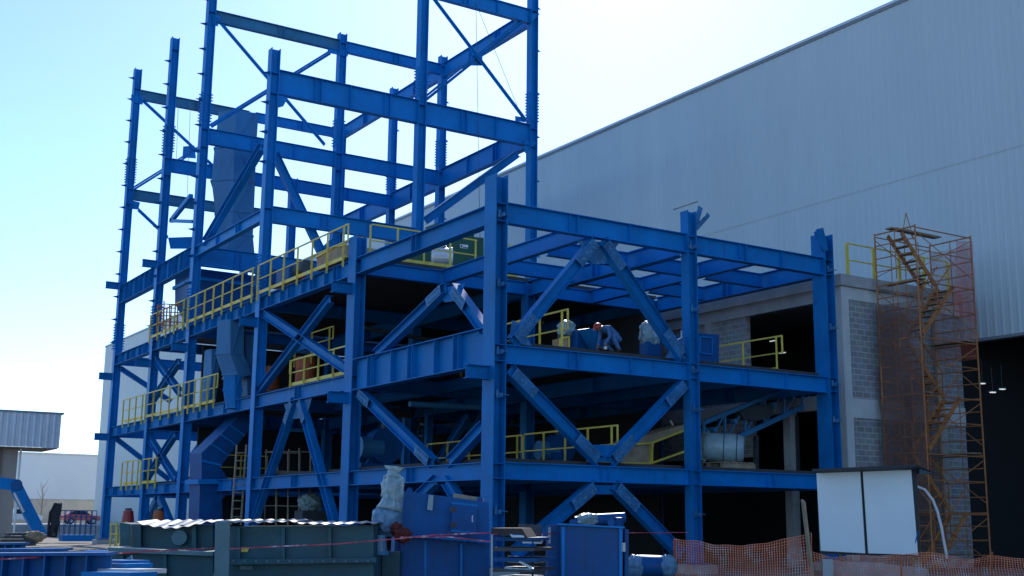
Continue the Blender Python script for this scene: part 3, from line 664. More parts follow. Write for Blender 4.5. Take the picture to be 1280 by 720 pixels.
for k in range(9):
    z = 2.2+.33*k; a = k*2.4; tr.tube([(tp.x, 160, z), (tp.x+math.cos(a)*.5, 160+math.sin(a)*.5, z+.7), (tp.x+math.cos(a)*.7, 160+math.sin(a)*.7, z+1.3)], [.035, .022, .01], 5)
o = tr.build('bare_sapling', M['plank']); tag(o, 'thin leafless young tree in front of the tan wall', 'tree')

# boom lift
LY = 72.0
bl = empty('boom_lift', (13, LY, 0), 'blue articulated boom lift with its basket lowered to the ground beside the left column', 'boom lift')
def pp(x, y, d=0): return at(x, y, Y=LY+d)
MB().bar(pp(-60,596), pp(23,607), .5, .62).build('upper_boom', M['blue'], bl)
MB().bar(pp(17,603), pp(52,672), .5, .62).build('lower_boom', M['blue'], bl)
MB().cyl(pp(21,606,-.4), pp(21,606,.4), .3, 14).build('boom_joint', M['blue_dark'], bl)
MB().cyl(pp(18,616,-.3), pp(30,640,-.3), .07, 8).build('lift_cylinder', M['galv'], bl)
m = MB()
for i in range(7):
    a = i*.9; m.tube([pp(60+i*1.6, 671), pp(61+i*2.2+2*math.sin(a), 655, -.1*i), pp(63+i*1.9, 640, -.15), pp(66+i*1.5+2*math.cos(a), 630, -.1), pp(70+i*.8, 642, .2)], .07, 6)
m.build('hose_bundle', M['black'], bl)
MB().box(pp(64,670,0)-V((0,.2,0)), pp(70,652,0)+V((0,.2,0))).build('control_box', M['steel_dark'], bl)
bA, bB = pp(76,671), pp(116,671); hb = 1.75
bk = MB().box((bA.x, LY-.5, .1), (bB.x, LY+.5, .45)).build('basket_floor', M['blue'], bl)
m = MB()
for z in (.95, 1.45, hb+.05):
    for yy in (LY-.5, LY+.5): m.bar((bA.x, yy, z), (bB.x, yy, z), .045)
    for xx in (bA.x, bB.x): m.bar((xx, LY-.5, z), (xx, LY+.5, z), .045)
m.build('basket_rail', M['blue_dark'], bl)
m = MB()
for i in range(7):
    for yy in (LY-.5, LY+.5): x = bA.x+(bB.x-bA.x)*i/6; m.bar((x, yy, .45), (x, yy, hb+.05), .035)
m.build('basket_bars', M['blue_dark'], bl)
o = MB().blob(at(42,673,Y=66)+V((0,0,.05)), (.5,.4,.3), 3, .35, 1.8).build('boulder', M['timber']); tag(o, 'pale boulder lying beside the foot of the blue boom', 'boulder')
p = at(20,670,Y=66); m = MB()
for i in range(4): m.box((p.x-.9+i*.15, 65.5+i*.1, .02+.16*i), (p.x+.9-i*.1, 66.6, .15+.16*i))
o = m.build('board_pile', M['steel_dark']); tag(o, 'low dark pile of boards on the dirt by the beige building', 'boards')
pw = empty('added_dark_wall', (X2-.3, 46, 0), 'near-black wall added behind the lower floors of the frame to keep them dark', 'wall')  # backdrop added so the lower bays read as deep shade
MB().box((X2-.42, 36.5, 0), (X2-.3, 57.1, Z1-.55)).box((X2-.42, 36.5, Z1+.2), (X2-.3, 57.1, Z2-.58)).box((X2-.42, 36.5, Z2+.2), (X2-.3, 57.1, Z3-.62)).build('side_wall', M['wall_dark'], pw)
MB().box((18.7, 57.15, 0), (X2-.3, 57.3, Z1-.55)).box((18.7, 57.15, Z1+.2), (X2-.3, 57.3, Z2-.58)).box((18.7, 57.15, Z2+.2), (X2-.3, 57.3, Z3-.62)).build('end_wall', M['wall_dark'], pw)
# ================================================================== EQUIPMENT IN THE FRAME
def hexduct(name, rows, Y, dy, mat_, label, cat, parts=None):
    "stack of tapered box sections: rows = (left px, right px, y px, chamfer fraction)"
    secs = []
    root = empty(name, tuple(at((rows[-1][0]+rows[-1][1])/2, rows[-1][2], Y=Y)), label, cat)
    rings = []
    for (l, r_, y, ch) in rows:
        a, b = at(l, y, Y=Y), at(r_, y+ (r_-l)*.1, Y=Y); z = (a.z+b.z)/2; wd = b.x-a.x
        rings.append([V((a.x, Y+dy*.5, z)), V((a.x+wd*ch, Y, z)), V((b.x-wd*.04, Y, z)), V((b.x, Y+dy*.12, z)), V((b.x, Y+dy, z)), V((a.x+wd*.2, Y+dy, z))])
    for i in range(len(rings)-1):
        A, B = rings[i], rings[i+1]; k = 6
        m = MB().add(A+B, [tuple(range(k)), tuple(range(k, 2*k))[::-1]]+[(j, k+j, k+(j+1) % k, (j+1) % k) for j in range(k)])
        s_ = m.build('duct_section', M[mat_], root)
        fl = MB(); c = sum(B, V((0,0,0)))/k
        fl.prism([c+(p-c)*1.05+V((0,0,-.04)) for p in B], (0,0,.08)); fl.build('flange', M[mat_], s_)
        ds = MB(); ds.bar((A[1]+A[2])*.5+V((-.3*(A[2].x-A[1].x)*(1 if i % 2 else -1), -.02, 0)), (B[1]+B[2])*.5+V((.4*(B[2].x-B[1].x)*(1 if i % 2 else -1), -.02, 0)), .05); ds.build('stiffener', M[mat_], s_)
    return root
hexduct('exhaust_duct', [(281,325,136,.32),(276,322,181,.36),(272,321,222,.4),(277,319,262,.34),(273,318,290,.34),(263,321,316,.34)], 57.6, 1.9, 'duct', 'tall grey blue duct tower standing inside the left bays of the frame', 'duct')
hexduct('transfer_chute', [(278,306,398,.35),(276,306,440,.4),(284,316,466,.4),(286,305,470,.2)], 49.5, 1.2, 'duct', 'angular blue chute hanging below the upper walkway', 'chute')
hexduct('side_chute', [(304,322,418,.1),(308,318,480,.1),(309,316,500,.1)], 49.9, .8, 'duct', 'narrow grey funnel right of the angular blue chute', 'chute')
hexduct('cone_chute', [(284,303,468,.5),(283,304,486,.5),(288,300,508,.5)], 48.6, .8, 'blue_dusty', 'small light blue diamond shaped spout below the angular chute', 'spout')
hexduct('tapered_duct', [(262,274,436,.2),(260,274,470,.3),(258,270,500,.2)], 53.5, 1.0, 'duct', 'grey tapered duct behind the lower walkway rail', 'duct')
# elbow discharge duct
el = empty('discharge_duct', tuple(at(270,640,Y=50.5)), 'big blue elbow duct that drops from the lower walkway to the ground', 'duct')
E1 = [at(*p, Y=50.5) for p in [(300,520),(316,520),(316,532),(276,582),(276,600),(252,600),(252,566)]]
MB().prism(E1, (0,1.6,0)).build('elbow', M['blue_dark'], el)
for t in (.25, .5, .75): q_ = at(316-40*t, 532+50*t, Y=50.44); q2 = at(300-48*t, 520+46*t, Y=50.44); MB().bar(q_, q2, .05, .06).build('stiffener', M['blue'], el)
MB().prism([at(*p, Y=50.42) for p in [(251,574),(277,580),(277,583),(251,577)]], (0,.07,0)).build('seam_flange', M['blue'], el)
MB().prism([at(*p, Y=50.6) for p in [(250,604),(277,604),(279,672),(248,672)]], (0,1.4,0)).build('drop_leg', M['blue_dark'], el)
MB().prism([at(*p, Y=50.4) for p in [(248,599),(280,599),(280,605),(248,605)]], (0,1.8,0)).build('flange', M['blue'], el)
MB().prism([at(*p, Y=50.45) for p in [(277,586),(292,610),(277,625)]], (0,1.2,0)).build('side_hopper', M['blue_dark'], el)
# hopper on the upper deck behind the duct, filling the space under it
hp = empty('surge_hopper', tuple(at(290,400,Y=57.2)), 'blue hopper under the tall grey duct behind the upper walkway rail', 'hopper')
MB().prism([at(*p, Y=57) for p in [(244,335),(322,345),(322,372),(300,405),(262,402),(244,368)]], (0,3.2,0)).build('body', M['blue_dark'], hp)
MB().prism([at(*p, Y=56.9) for p in [(242,345),(324,355),(324,359),(242,349)]], (0,3.4,0)).build('band', M['blue'], hp)
# green machine with name plate
gm = empty('green_machine', tuple(at(560,330,Y=42)), 'dark green machine housing with a white name plate on the upper deck', 'machine')
zb = Z3+.13
MB().prism([at(*p, Y=42.0) for p in [(511,326),(605,337),(605,297),(593,296),(593,285),(545,282),(520,299),(511,303)]], (0,.7,0)).build('housing', M['green'], gm, bevel=.03)
MB().prism([at(*p, Y=41.9) for p in [(545,279),(594,282.5),(594,285),(545,281.8)]], (0,.9,0)).build('lid', M['green'], gm)
pl = MB().prism([at(*p, Y=41.985) for p in [(575.2,305.2),(585.2,306.2),(585.2,310.9),(575.2,309.9)]], (0,.01,0)).build('name_plate', M['paper'], gm)
m = MB(); q0 = at(576.0,306.2,Y=41.983); ux = V((1,0,0)); wd = (at(585,306,Y=41.983)-q0).x*.86
m.box(q0+V((0,-.003,-.11)), q0+V((.045,0,.0))); m.box(q0+V((.045,-.003,-.025)), q0+V((.09,0,.0))); m.box(q0+V((.045,-.003,-.07)), q0+V((.08,0,-.05)))
for i in range(5):
    x_ = q0.x+.115+i*.052; m.box((x_, q0.y-.003, q0.z-.105), (x_+.036, q0.y, q0.z-.055))
m.build('lettering', M['black'], pl)
dr = empty('wrapped_motor', tuple(at(551,331,Y=40)), 'white drum shaped motor wrapped in plastic in front of the green machine', 'motor')
c = at(551,322,Y=40); MB().tube([c+V((-.42,0,-.02)), c+V((-.36,-.03,-.02)), c+V((-.1,-.13,-.01)), c+V((.2,-.25,0))], [.2,.33,.36,.34], 18).build('drum', M['galv'], dr); MB().cyl(c+V((.2,-.25,0)), c+V((.32,-.3,0)), .39, 18).build('cover', M['white'], dr)
MB().blob(c+V((-.1,0,.36)), (.3,.25,.16), 4, .4).build('wrap', M['bag'], dr); MB().box(c+V((-.4,-.3,-.62)), c+V((.3,.3,-.3))).build('base', M['steel_dark'], dr)
# brown bin behind the walkway rail
bb = empty('ribbed_bin', tuple(at(415,340,X=X0+.6)), 'brown sheet metal bin with yellow edges behind the upper walkway rail', 'bin')
P_ = [at(*p, X=X0+.5) for p in [(396,339),(434,322),(433,306),(420,308),(396,322)]]
MB().prism(P_, (1.4,0,0)).build('body', M['timber'], bb)
m = MB(); m.bar(P_[4]+V((-.03,0,0)), P_[3]+V((-.03,0,0)), .07); m.bar(P_[3]+V((-.03,0,0)), P_[2]+V((-.03,0,0)), .07); m.bar(P_[0]+V((-.03,0,.05)), P_[1]+V((-.03,0,.05)), .07); m.build('edge_bar', M['yellow'], bb)
# machinery along the upper walkway
for i, (x, y, r_, lb) in enumerate([(352,345,.38,'dark gear drive on the upper walkway deck nearest the brown bin'), (372,335,.42,'dark gear drive on the upper walkway deck, the one closest to the brown bin'), ]):
    pass
gd = empty('gear_drive', tuple(at(372,350,X=X0+1.2)), 'dark gear drive and motor on the upper walkway deck left of the brown bin', 'gear drive')
c = at(362,344,X=X0+1.3); MB().box(c+V((-.4,-.9,-.45)), c+V((.4,.5,.25))).build('gearbox', M['blue_dark'], gd, bevel=.05); MB().cyl(c+V((0,-.9,0)), c+V((0,-1.9,0)), .3, 14).build('motor', M['steel_dark'], gd)
MB().box(c+V((-.5,-2.0,-.5)), c+V((.5,.8,-.46))).build('base_plate', M['red'], gd)
# blue boxes at far left of deck
for (pts, Yq, nm, lb, ct, mt, dp) in [
    ([(262,322),(262,300),(300,306),(300,328)], 60, 'blower_box', 'grey blue box beside the duct tower behind the upper girder', 'box', 'blue_dark', 2.0),
    ([(330,352),(330,338),(352,340),(352,356)], 52, 'motor_guard', 'dark blue box shaped guard on the deck by the fourth column', 'guard', 'blue_dark', 1.2),
    ([(460,345),(460,322),(500,327),(500,350)], 44, 'control_panel', 'white cabinet on the upper deck behind the yellow end rail', 'cabinet', 'farwhite', .6)]:
    r_ = empty(nm, tuple(at(*pts[0], Y=Yq)), lb, ct)
    MB().prism([at(*p, Y=Yq) for p in pts], (0,dp,0)).build('case', M[mt], r_, bevel=.02)
    a, b = at(*pts[1], Y=Yq), at(*pts[2], Y=Yq); MB().box((a.x-.05, Yq-.05, max(a.z,b.z)+.002), (b.x+.05, Yq+dp+.05, max(a.z,b.z)+.06)).build('lid', M[mt], r_)
# orange drums behind the X brace
for i, (x, y, Xq, lb) in enumerate([(338,470,19.6,'red orange drum behind the X brace, left one of the two'), (382,462,19.6,'red orange drum behind the X brace, right one of the two')]):
    r_ = empty('steel_drum', tuple(at(x, y+14, X=Xq)), lb, 'drum', 'red orange drums on the second floor'); c = at(x, y, X=Xq); c.z = Z2+.2
    MB().cyl(c, c+V((0,0,1.5)), .42, 18).build('shell', M['orange'], r_); 
    for z in (.5, 1.0): MB().cyl(c+V((0,0,z)), c+V((0,0,z+.05)), .44, 18).build('hoop', M['red'], r_)
    MB().cyl(c+V((0,0,1.502)), c+V((0,0,1.54)), .4, 18).build('lid', M['steel_dark'], r_)
# wrapped machines on the second level
def bagged(name, u, v0, v1, w_, Y, label, cat, mt='bag', seed=1, rb='blue_dark'):
    a, b = at(u, v0, Y=Y), at(u, v1, Y=Y); k = w_*(Y/28.05)/38
    r_ = empty(name, tuple(b), label, cat); h = a.z-b.z
    MB().blob((a.x, Y, b.z+h*.66), (k*.48, k*.42, h*.36), seed, .2, 2.4, sq=.75).build('plastic_wrap', M[mt], r_, smooth=True)
    MB().box((a.x-k*.42, Y-k*.3, b.z), (a.x+k*.42, Y+k*.3, b.z+h*.42)).build('housing', M[rb], r_, bevel=.03)
    MB().box((a.x-k*.5, Y-k*.4, b.z-.08), (a.x+k*.5, Y+k*.4, b.z-.002)).build('base', M['blue_dark'], r_)
    return r_
bagged('bagged_motor', 812, 403, 446, 24, 29.6, 'motor under pale plastic on the second floor beside the right front brace', 'motor', 'bag', 2)
bagged('bagged_drive', 708, 402, 430, 20, 30.4, 'plastic wrapped drive unit behind the yellow rail left of the worker', 'drive', 'bag', 5, 'steel_dark')
tp_ = empty('tool_box', tuple(at(703,430,Y=29.2)), 'small wooden box standing behind the yellow rail left of the worker', 'box')
MB().prism([at(*p, Y=29.2) for p in [(700,435),(711,436),(711,421),(700,423)]], (0,.4,0)).build('panel', M['timber'], tp_)
m = MB(); Q = [at(*p, Y=29.17) for p in [(700,435),(711,436),(711,421),(700,423)]]
for i in range(4): m.bar(Q[i], Q[(i+1) % 4], .05)
m.build('edge_frame', M['yellow'], tp_)
bc = empty('motor_housing', tuple(at(735,440,Y=29.9)), 'blue sloped machine housing in front of the crouching worker', 'machine')
MB().prism([at(*p, Y=29.9) for p in [(720,440),(752,444),(744,412),(738,410),(722,412)]], (0,.9,0)).build('case', M['blue_dark'], bc, bevel=.02)
MB().prism([at(*p, Y=29.2) for p in [(738,411),(744,411),(757,432),(752,436)]], (0,.6,0)).build('slide_plate', M['blue_dusty'], bc)
MB().prism([at(*p, Y=29.88) for p in [(732,418),(737,418),(737,427),(732,427)]], (0,.01,0)).build('label_plate', M['duct'], bc)
# blue cabinets behind column A
cbA = empty('blue_cabinet', tuple(at(885,455,Y=29.5)), 'blue steel cabinet on the second floor just right of the middle front column', 'cabinet')
MB().prism([at(*p, Y=29.6) for p in [(872,452),(899,456),(899,418),(872,416)]], (0,1.2,0)).build('case', M['blue_dark'], cbA, bevel=.02)
m = MB(); Q = [at(*p, Y=29.57) for p in [(875,441),(890,443),(890,422),(875,421)]]; 
for i in range(4): m.bar(Q[i], Q[(i+1) % 4], .04)
m.build('door_frame', M['blue'], cbA); MB().prism([at(*p, Y=29.4) for p in [(871,457),(902,461),(902,455),(871,451)]], (0,1.6,0)).build('skid', M['blue_dark'], cbA)
# fluorescent tubes in dark doorways
o = MB().cyl(at(838,526,Y=33), at(845,538,Y=33), .035, 8).build('light_tube', M['white']); tag(o, 'thin white tube hanging above the brown conveyor pan', 'tube')
o = MB().bar(at(852,413,Y=28.8), at(852,428,Y=28.8), .05, .03).build('white_strip', M['paper']); tag(o, 'short white strip fixed beside the middle front column', 'strip')
# roll of wrapped material on pallet
rl = empty('wrapped_roll', tuple(at(905,580,Y=30)), 'big pale plastic wrapped roll lying on a wooden pallet at the first floor edge', 'roll')
c0, c1 = at(880,558,Y=30.6), at(930,561,Y=29.7)
d = (c1-c0).normalized(); m = MB(); n_ = 9
m.tube([c0+(c1-c0)*(i/n_) for i in range(n_+1)], [.42,.47,.48,.485,.48,.485,.48,.48,.46,.40], 24); m.build('roll', M['roll'], rl, smooth=True)
for t in (.5, .82): MB().cyl(c0+(c1-c0)*(t-.008), c0+(c1-c0)*(t+.008), .495, 24).build('strap', M['black'], rl)
MB().blob(c0+V((-.0,-.0,0)), (.16,.46,.46), 6, .25, 4).build('end_wrap', M['bag'], rl)
pz = c0.z-.52
pt = empty('pallet', (c0.x, 30, pz-.3), 'wooden pallet under the big wrapped roll', 'pallet')
m = MB(); 
for i in range(4): m.box((c0.x-.25+i*.36, 29.4, pz-.06), (c0.x-.0+i*.36, 30.9, pz-.02))
m.build('deck_boards', M['timber'], pt); m = MB()
for y in (29.45, 30.1, 30.75): m.box((c0.x-.25, y, Z1+.13), (c0.x+1.2, y+.12, pz-.063))
m.build('bearers', M['timber'], pt)
# inclined conveyor
cv = empty('inclined_conveyor', tuple(at(960,560,Y=31)), 'dark inclined truss conveyor rising to the right behind the wrapped roll', 'conveyor')
def cvp(x, y, Y=31.0): return at(x, y, Y=Y)
for Yq in (30.6, 31.8):
    m = MB(); A = [cvp(880,566,Yq), cvp(1026,498,Yq)]; B = [cvp(880,528,Yq), cvp(1026,468,Yq)]
    m.bar(A[0], A[1], .16); m.bar(B[0], B[1], .14)
    for i in range(7):
        a = A[0].lerp(A[1], i/6); b = B[0].lerp(B[1], i/6); m.bar(a, b, .07)
        if i < 6: m.bar(a, B[0].lerp(B[1], (i+1)/6), .05)
    m.build('truss_side', M['duct'], cv)
MB().bar(cvp(882,535,31.2), cvp(1024,476,31.2), 1.0, .06).build('belt', M['black'], cv)
for i in range(6):
    p = cvp(895,537,30.5).lerp(cvp(1015,486,30.5), i/5); MB().cyl(p, p+V((0,1.3,0)), .09, 10).build('roller', M['duct'], cv)
MB().prism([cvp(*p, 30.45) for p in [(925,514),(945,506),(966,507),(968,519),(948,526),(930,524)]], (0,.3,0)).build('drive_guard', M['steel_dark'], cv)
MB().bar(cvp(995,520,31.2), cvp(997,590,31.2), .14).build('support_leg', M['steel_dark'], cv); MB().bar(cvp(945,545,31.2), cvp(945,590,31.2), .14).build('support_leg', M['steel_dark'], cv)
# brown pan conveyor between the front braces
pn = empty('pan_conveyor', tuple(at(810,580,Y=30)), 'brown sheet metal conveyor pan with yellow frame left of the middle front column', 'conveyor')
Q = [at(*p, Y=30.2) for p in [(775,578),(815,579),(818,553),(858,537),(858,530),(805,545),(775,556)]]
MB().prism(Q, (0,.9,0)).build('pan', M['timber'], pn)
m = MB(); a, b, c_, d_ = [at(*p, Y=30.15) for p in [(778,556),(814,554),(860,536),(814,579)]]; m.bar(a, b, .06); m.bar(b, c_, .06); m.bar(b, d_, .14, .05); m.bar(d_, at(862,562,Y=30.15), .06); m.bar(at(776,579,Y=30.15), d_, .05); m.build('edge_frame', M['yellow'], pn)
# ladder and inner tube scaffolds
ld = empty('ladder', tuple(at(292,656,Y=48)), 'yellow ladder standing against the fourth column of the left face', 'ladder')
a, b, c_, d_ = [at(*p, Y=47.6) for p in [(289,656),(296,556),(301,656),(308,556)]]
m = MB(); m.bar(a, b, .06); m.bar(c_, d_, .06); m.build('rail', M['timber'], ld); m = MB()
for i in range(1, 10): m.bar(a.lerp(b, i/10), c_.lerp(d_, i/10), .045)
m.build('rungs', M['timber'], ld)
def tubescaf(name, us, vs, Y, label, mt='timber', dy=1.2, gaps=()):
    r_ = empty(name, tuple(at((us[0]+us[-1])/2, vs[-1], Y=Y)), label, 'scaffold')
    for k in (0, 1):
        m = MB(); Yq = Y+k*dy
        for i, u in enumerate(us):
            a, b = at(u+(2 if k else 0), vs[0]+4*(i % 2), Y=Y), at(u, vs[-1], Y=Y); a.y = b.y = Yq; m.cyl(a, b, .03, 6)
        for v in vs[:-1]:
            a, b = at(us[0], v+4, Y=Y), at(us[-1], v+5, Y=Y); a.y = b.y = Yq; m.cyl(a, b, .025, 6)
        m.build('tube_frame', M[mt], r_)
    m = MB(); 
    for v in vs[:-1]:
        a = at(us[0], v+4, Y=Y); m.cyl(a, a+V((0,dy,0)), .02, 6)
    m.build('cross_tube', M[mt], r_); return r_
tubescaf('inner_scaffold', [345,360,374,388], [560,585,602,628,656], 45.2, 'pale tube scaffold seen between the braces left of the second column')
tubescaf('deck_scaffold', [205,212,222,230], [376,386,398,412], 57.0, 'brown tube scaffold standing on the upper deck between second and third column', 'rust')
tubescaf('hall_scaffold', [500,512,528,540], [505,530,555,575], 44, 'dim tube scaffold on the first floor behind the left braces', 'steel_dark')
tubescaf('yellow_cage', [146,152,158], [652,664,684], 44, 'small yellow tube cage standing left of the teal steel troughs', 'yellow', .9)
for (u, v, Yq, w_, h_, nm, lb) in [(470,555,38.5,1.6,1.5,'pump_skid','dim pump and motor on a skid on the first floor behind the left V brace'), (690,556,33.5,1.3,1.2,'valve_unit','dim valve unit on the first floor behind the yellow rail'), (600,428,39.5,2.2,1.8,'mill_drive','dim mill drive on the second floor behind the near column'), (520,412,41,1.7,1.4,'fan_unit','dim fan housing on the second floor behind the left inverted V brace')]:
    c = at(u, v, Y=Yq); r_ = empty(nm, tuple(c), lb, 'machine'); z0_ = Z1+.13 if v > 500 else Z2+.16
    MB().box((c.x-w_/2, Yq-.5, z0_), (c.x+w_/2, Yq+.5, z0_+.2)).build('skid', M['blue_dark'], r_, bevel=.02)
    MB().cyl((c.x-w_*.42, Yq, z0_+h_*.5), (c.x+w_*.1, Yq, z0_+h_*.5), h_*.26, 18).build('motor', M['duct'], r_)
    MB().cyl((c.x+w_*.18, Yq-.3, z0_+h_*.55), (c.x+w_*.18, Yq+.3, z0_+h_*.55), h_*.42, 20).build('casing', M['blue_dark'], r_)
    MB().tube([(c.x+w_*.2, Yq, z0_+h_*.9), (c.x+w_*.2, Yq, z0_+h_*1.2), (c.x+w_*.5, Yq+.3, z0_+h_*1.35), (c.x+w_*1.0, Yq+.6, z0_+h_*1.35)], .12, 10).build('pipe', M['steel_dark'], r_)
for i, (u, Yq, lb) in enumerate([(507,43,'dim blue post at the left behind the first floor braces'),(535,43.6,'dim blue post at the right behind the first floor braces')]):
    c = at(u, 560, Y=Yq); o = MB().ibeam((c.x, Yq, Z1+.13), (c.x, Yq, Z2-.6), .26, .26, .015, .012, upv=(1,0,0)).build('inner_post', M['blue']); tag(o, lb, 'post')
# pipe runs and cable trays in the dark floors (seen dimly)
def run(name, a, b, Y0_, r_, mt, label, cat):
    o = MB().cyl(at(*a, Y=Y0_), at(*b, Y=Y0_), r_, 10).build(name, M[mt]); tag(o, label, cat)
run('pipe_run', (455,410), (600,436), 43.5, .09, 'steel_dark', 'dark horizontal pipe crossing behind the left V brace on the second floor', 'pipe')
run('cable_tray', (512,505), (600,509), 36, .1, 'duct', 'grey tray hanging under the plate girder', 'cable tray')
run('lower_pipe', (640,527), (820,505), 44.0, .1, 'steel_dark', 'dark pipe rising across the bay above the first floor rail', 'pipe')
for i, (u, Yq) in enumerate([(507,44.5), (535,44.0), (648,44.5), (653,43.0)]):
    pass
hn = empty('ground_bundle', tuple(at(380,645,Y=44)), 'pale round bundle on the ground under the left braces', 'bundle')
MB().blob(at(388,628,Y=44), (.5,.4,.35), 8, .18).build('bundle', M['bag'], hn); MB().box(at(388,645,Y=44)+V((-.5,-.4,-.3)), at(388,645,Y=44)+V((.5,.4,.2))).build('base', M['steel_dark'], hn)
# traffic drums near column 3
for i, (x, y, lb) in enumerate([(198,648,'small orange drum on the ground between second and third column'), (160,648,'small dark red bundle on the ground right of the first column')]):
    c = at(x, y, Y=52); r_ = empty('site_drum', tuple(c), lb, 'drum'); MB().cyl(c+V((0,0,-.3)), c+V((0,0,.32)), .28, 14, r2=.2).build('shell', M['orange' if i == 0 else 'red'], r_); MB().cyl(c+V((0,0,.325)), c+V((0,0,.42)), .14, 12).build('cap', M['steel_dark'], r_)
# hanging ropes
for i, (a, b, Yq, lb) in enumerate([((223,128),(220,215),Y2+.3,'thin rope hanging from the top left beam, the left of two'), ((238,133),(234,245),Y2+.3,'thin rope hanging from the top left beam, the right of two'), ((595,4),(600,300),Y4+.1,'thin vertical rope hanging from the top right beam'), ((594,2),(652,146),Y4+.1,'thin slanting rope from the top right beam down to the right column')]):
    o = MB().cyl(at(*a, Y=Yq), at(*b, Y=Yq), .012, 5).build('rope', M['steel_dark']); tag(o, lb, 'rope')

# ================================================================== WORKER (crouching, bent forward, red hard hat)
def skinned(name, joints, edges, root, mats, pick, parent=None):
    me = bpy.data.meshes.new(name); me.from_pydata([j[0] for j in joints], edges, [])
    ob = bpy.data.objects.new(name, me); COL.objects.link(ob)
    ob.modifiers.new('skin', 'SKIN'); ob.modifiers.new('sub', 'SUBSURF').levels = 2; ob.modifiers['sub'].render_levels = 2
    sv = me.skin_vertices[0].data
    for i, j in enumerate(joints): sv[i].radius = (j[1], j[1]*(j[2] if len(j) > 2 else 1)); sv[i].use_root = (i == root)
    dg = bpy.context.evaluated_depsgraph_get(); ev = ob.evaluated_get(dg)
    nm = bpy.data.meshes.new_from_object(ev); bpy.data.objects.remove(ob); bpy.data.meshes.remove(me)
    nm.name = name; nm.materials.clear()
    for q in mats: nm.materials.append(q)
    for p in nm.polygons: p.material_index = pick(p.center); p.use_smooth = True
    o = bpy.data.objects.new(name, nm); COL.objects.link(o)
    return o
wy = 28.75; wz = Z2+.16
wx = at(770, 441, Y=wy).x
wk = empty('person', (wx, wy, wz), 'worker in blue clothes and red hard hat crouching bent over at the second floor edge', 'person')
J = [((0,0,.42),.15,.95), ((-.12,0,.58),.145), ((-.30,.0,.70),.155), ((-.46,0,.735),.13), ((-.56,0,.72),.06), ((-.63,0,.70),.075), ((-.69,0,.69),.085), ((-.74,0,.64),.06),   # 0..7 pelvis to head (face looks down left)
     ((-.44,-.2,.70),.075), ((-.40,-.25,.46),.055), ((-.50,-.17,.24),.042), ((-.53,-.13,.16),.045),
     ((-.44,.2,.70),.075), ((-.42,.25,.46),.055), ((-.54,.17,.26),.042), ((-.58,.12,.18),.045),
     ((.02,-.13,.40),.105), ((-.30,-.22,.50),.085), ((-.06,-.2,.12),.06), ((-.0,-.2,.05),.055), ((-.14,-.21,.035),.045),
     ((.02,.13,.40),.105), ((-.30,.22,.36),.085), ((-.02,.2,.10),.06), ((.05,.2,.05),.055), ((-.09,.21,.035),.045)]
ED = [(0,1),(1,2),(2,3),(3,4),(4,5),(5,6),(6,7),(3,8),(8,9),(9,10),(10,11),(3,12),(12,13),(13,14),(14,15),(0,16),(16,17),(17,18),(18,19),(19,20),(0,21),(21,22),(22,23),(23,24),(24,25)]
def pick(c):
    if c.x < -.57 and c.z > .55: return 1
    if c.z < .22 and c.x < -.46: return 1
    if c.z < .09: return 2
    return 0
bo = skinned('body', J, ED, 0, [M['denim'], M['skin'], M['boot']], pick); bo.parent = wk
def wpart(mb, name, m, parent=wk, **k):
    mb.v = [p+ORG[wk.name] for p in mb.v]; ORG_ = ORG.get(parent.name)
    if ORG_ is None: ORG[parent.name] = ORG[wk.name]
    return mb.build(name, m, parent, **k)
ax = V((-.45, 0, .9)).normalized()
hc = V((-.685, 0, .725))
hat = MB(); N_ = 16; rings = [(.165,-.01),(.135,-.005),(.132,.03),(.118,.075),(.08,.112),(.03,.128)]
S1 = ax.orthogonal().normalized(); S2 = ax.cross(S1); vs = []
for r_, h in rings:
    for i in range(N_): a = 2*math.pi*i/N_; vs.append(hc+ax*h+(S1*math.cos(a)*1.12+S2*math.sin(a))*r_)
vs.append(hc+ax*.132); fs = [(j*N_+i, j*N_+(i+1) % N_, (j+1)*N_+(i+1) % N_, (j+1)*N_+i) for j in range(len(rings)-1) for i in range(N_)]+[((len(rings)-1)*N_+i, (len(rings)-1)*N_+(i+1) % N_, len(rings)*N_) for i in range(N_)]
wpart(hat.add(vs, fs), 'hard_hat', M['red'], smooth=True)
wpart(MB().add([hc+V((-.07,-.14,.08)), hc+V((-.02,-.15,.08)), hc+V((-.02,-.13,.12)), hc+V((-.07,-.12,.12))], [(0,1,2,3)]), 'hat_badge', M['paper'])
f_ = MB(); fc = V((-.755, 0, .625))
f_.blob(fc+V((-.03,0,-.005)), (.022,.016,.03), 1, .05, nu=8, nv=6); wpart(f_, 'nose', M['skin'], smooth=True)
for s in (-1, 1):
    wpart(MB().blob(hc+V((-.045, s*.034, -.02)), (.014,.012,.012), 1, 0, nu=8, nv=6), 'eye', M['black'], smooth=True)
    wpart(MB().blob(hc+V((.0, s*.085, -.045)), (.02,.012,.032), 1, .05, nu=8, nv=6), 'ear', M['skin'], smooth=True)
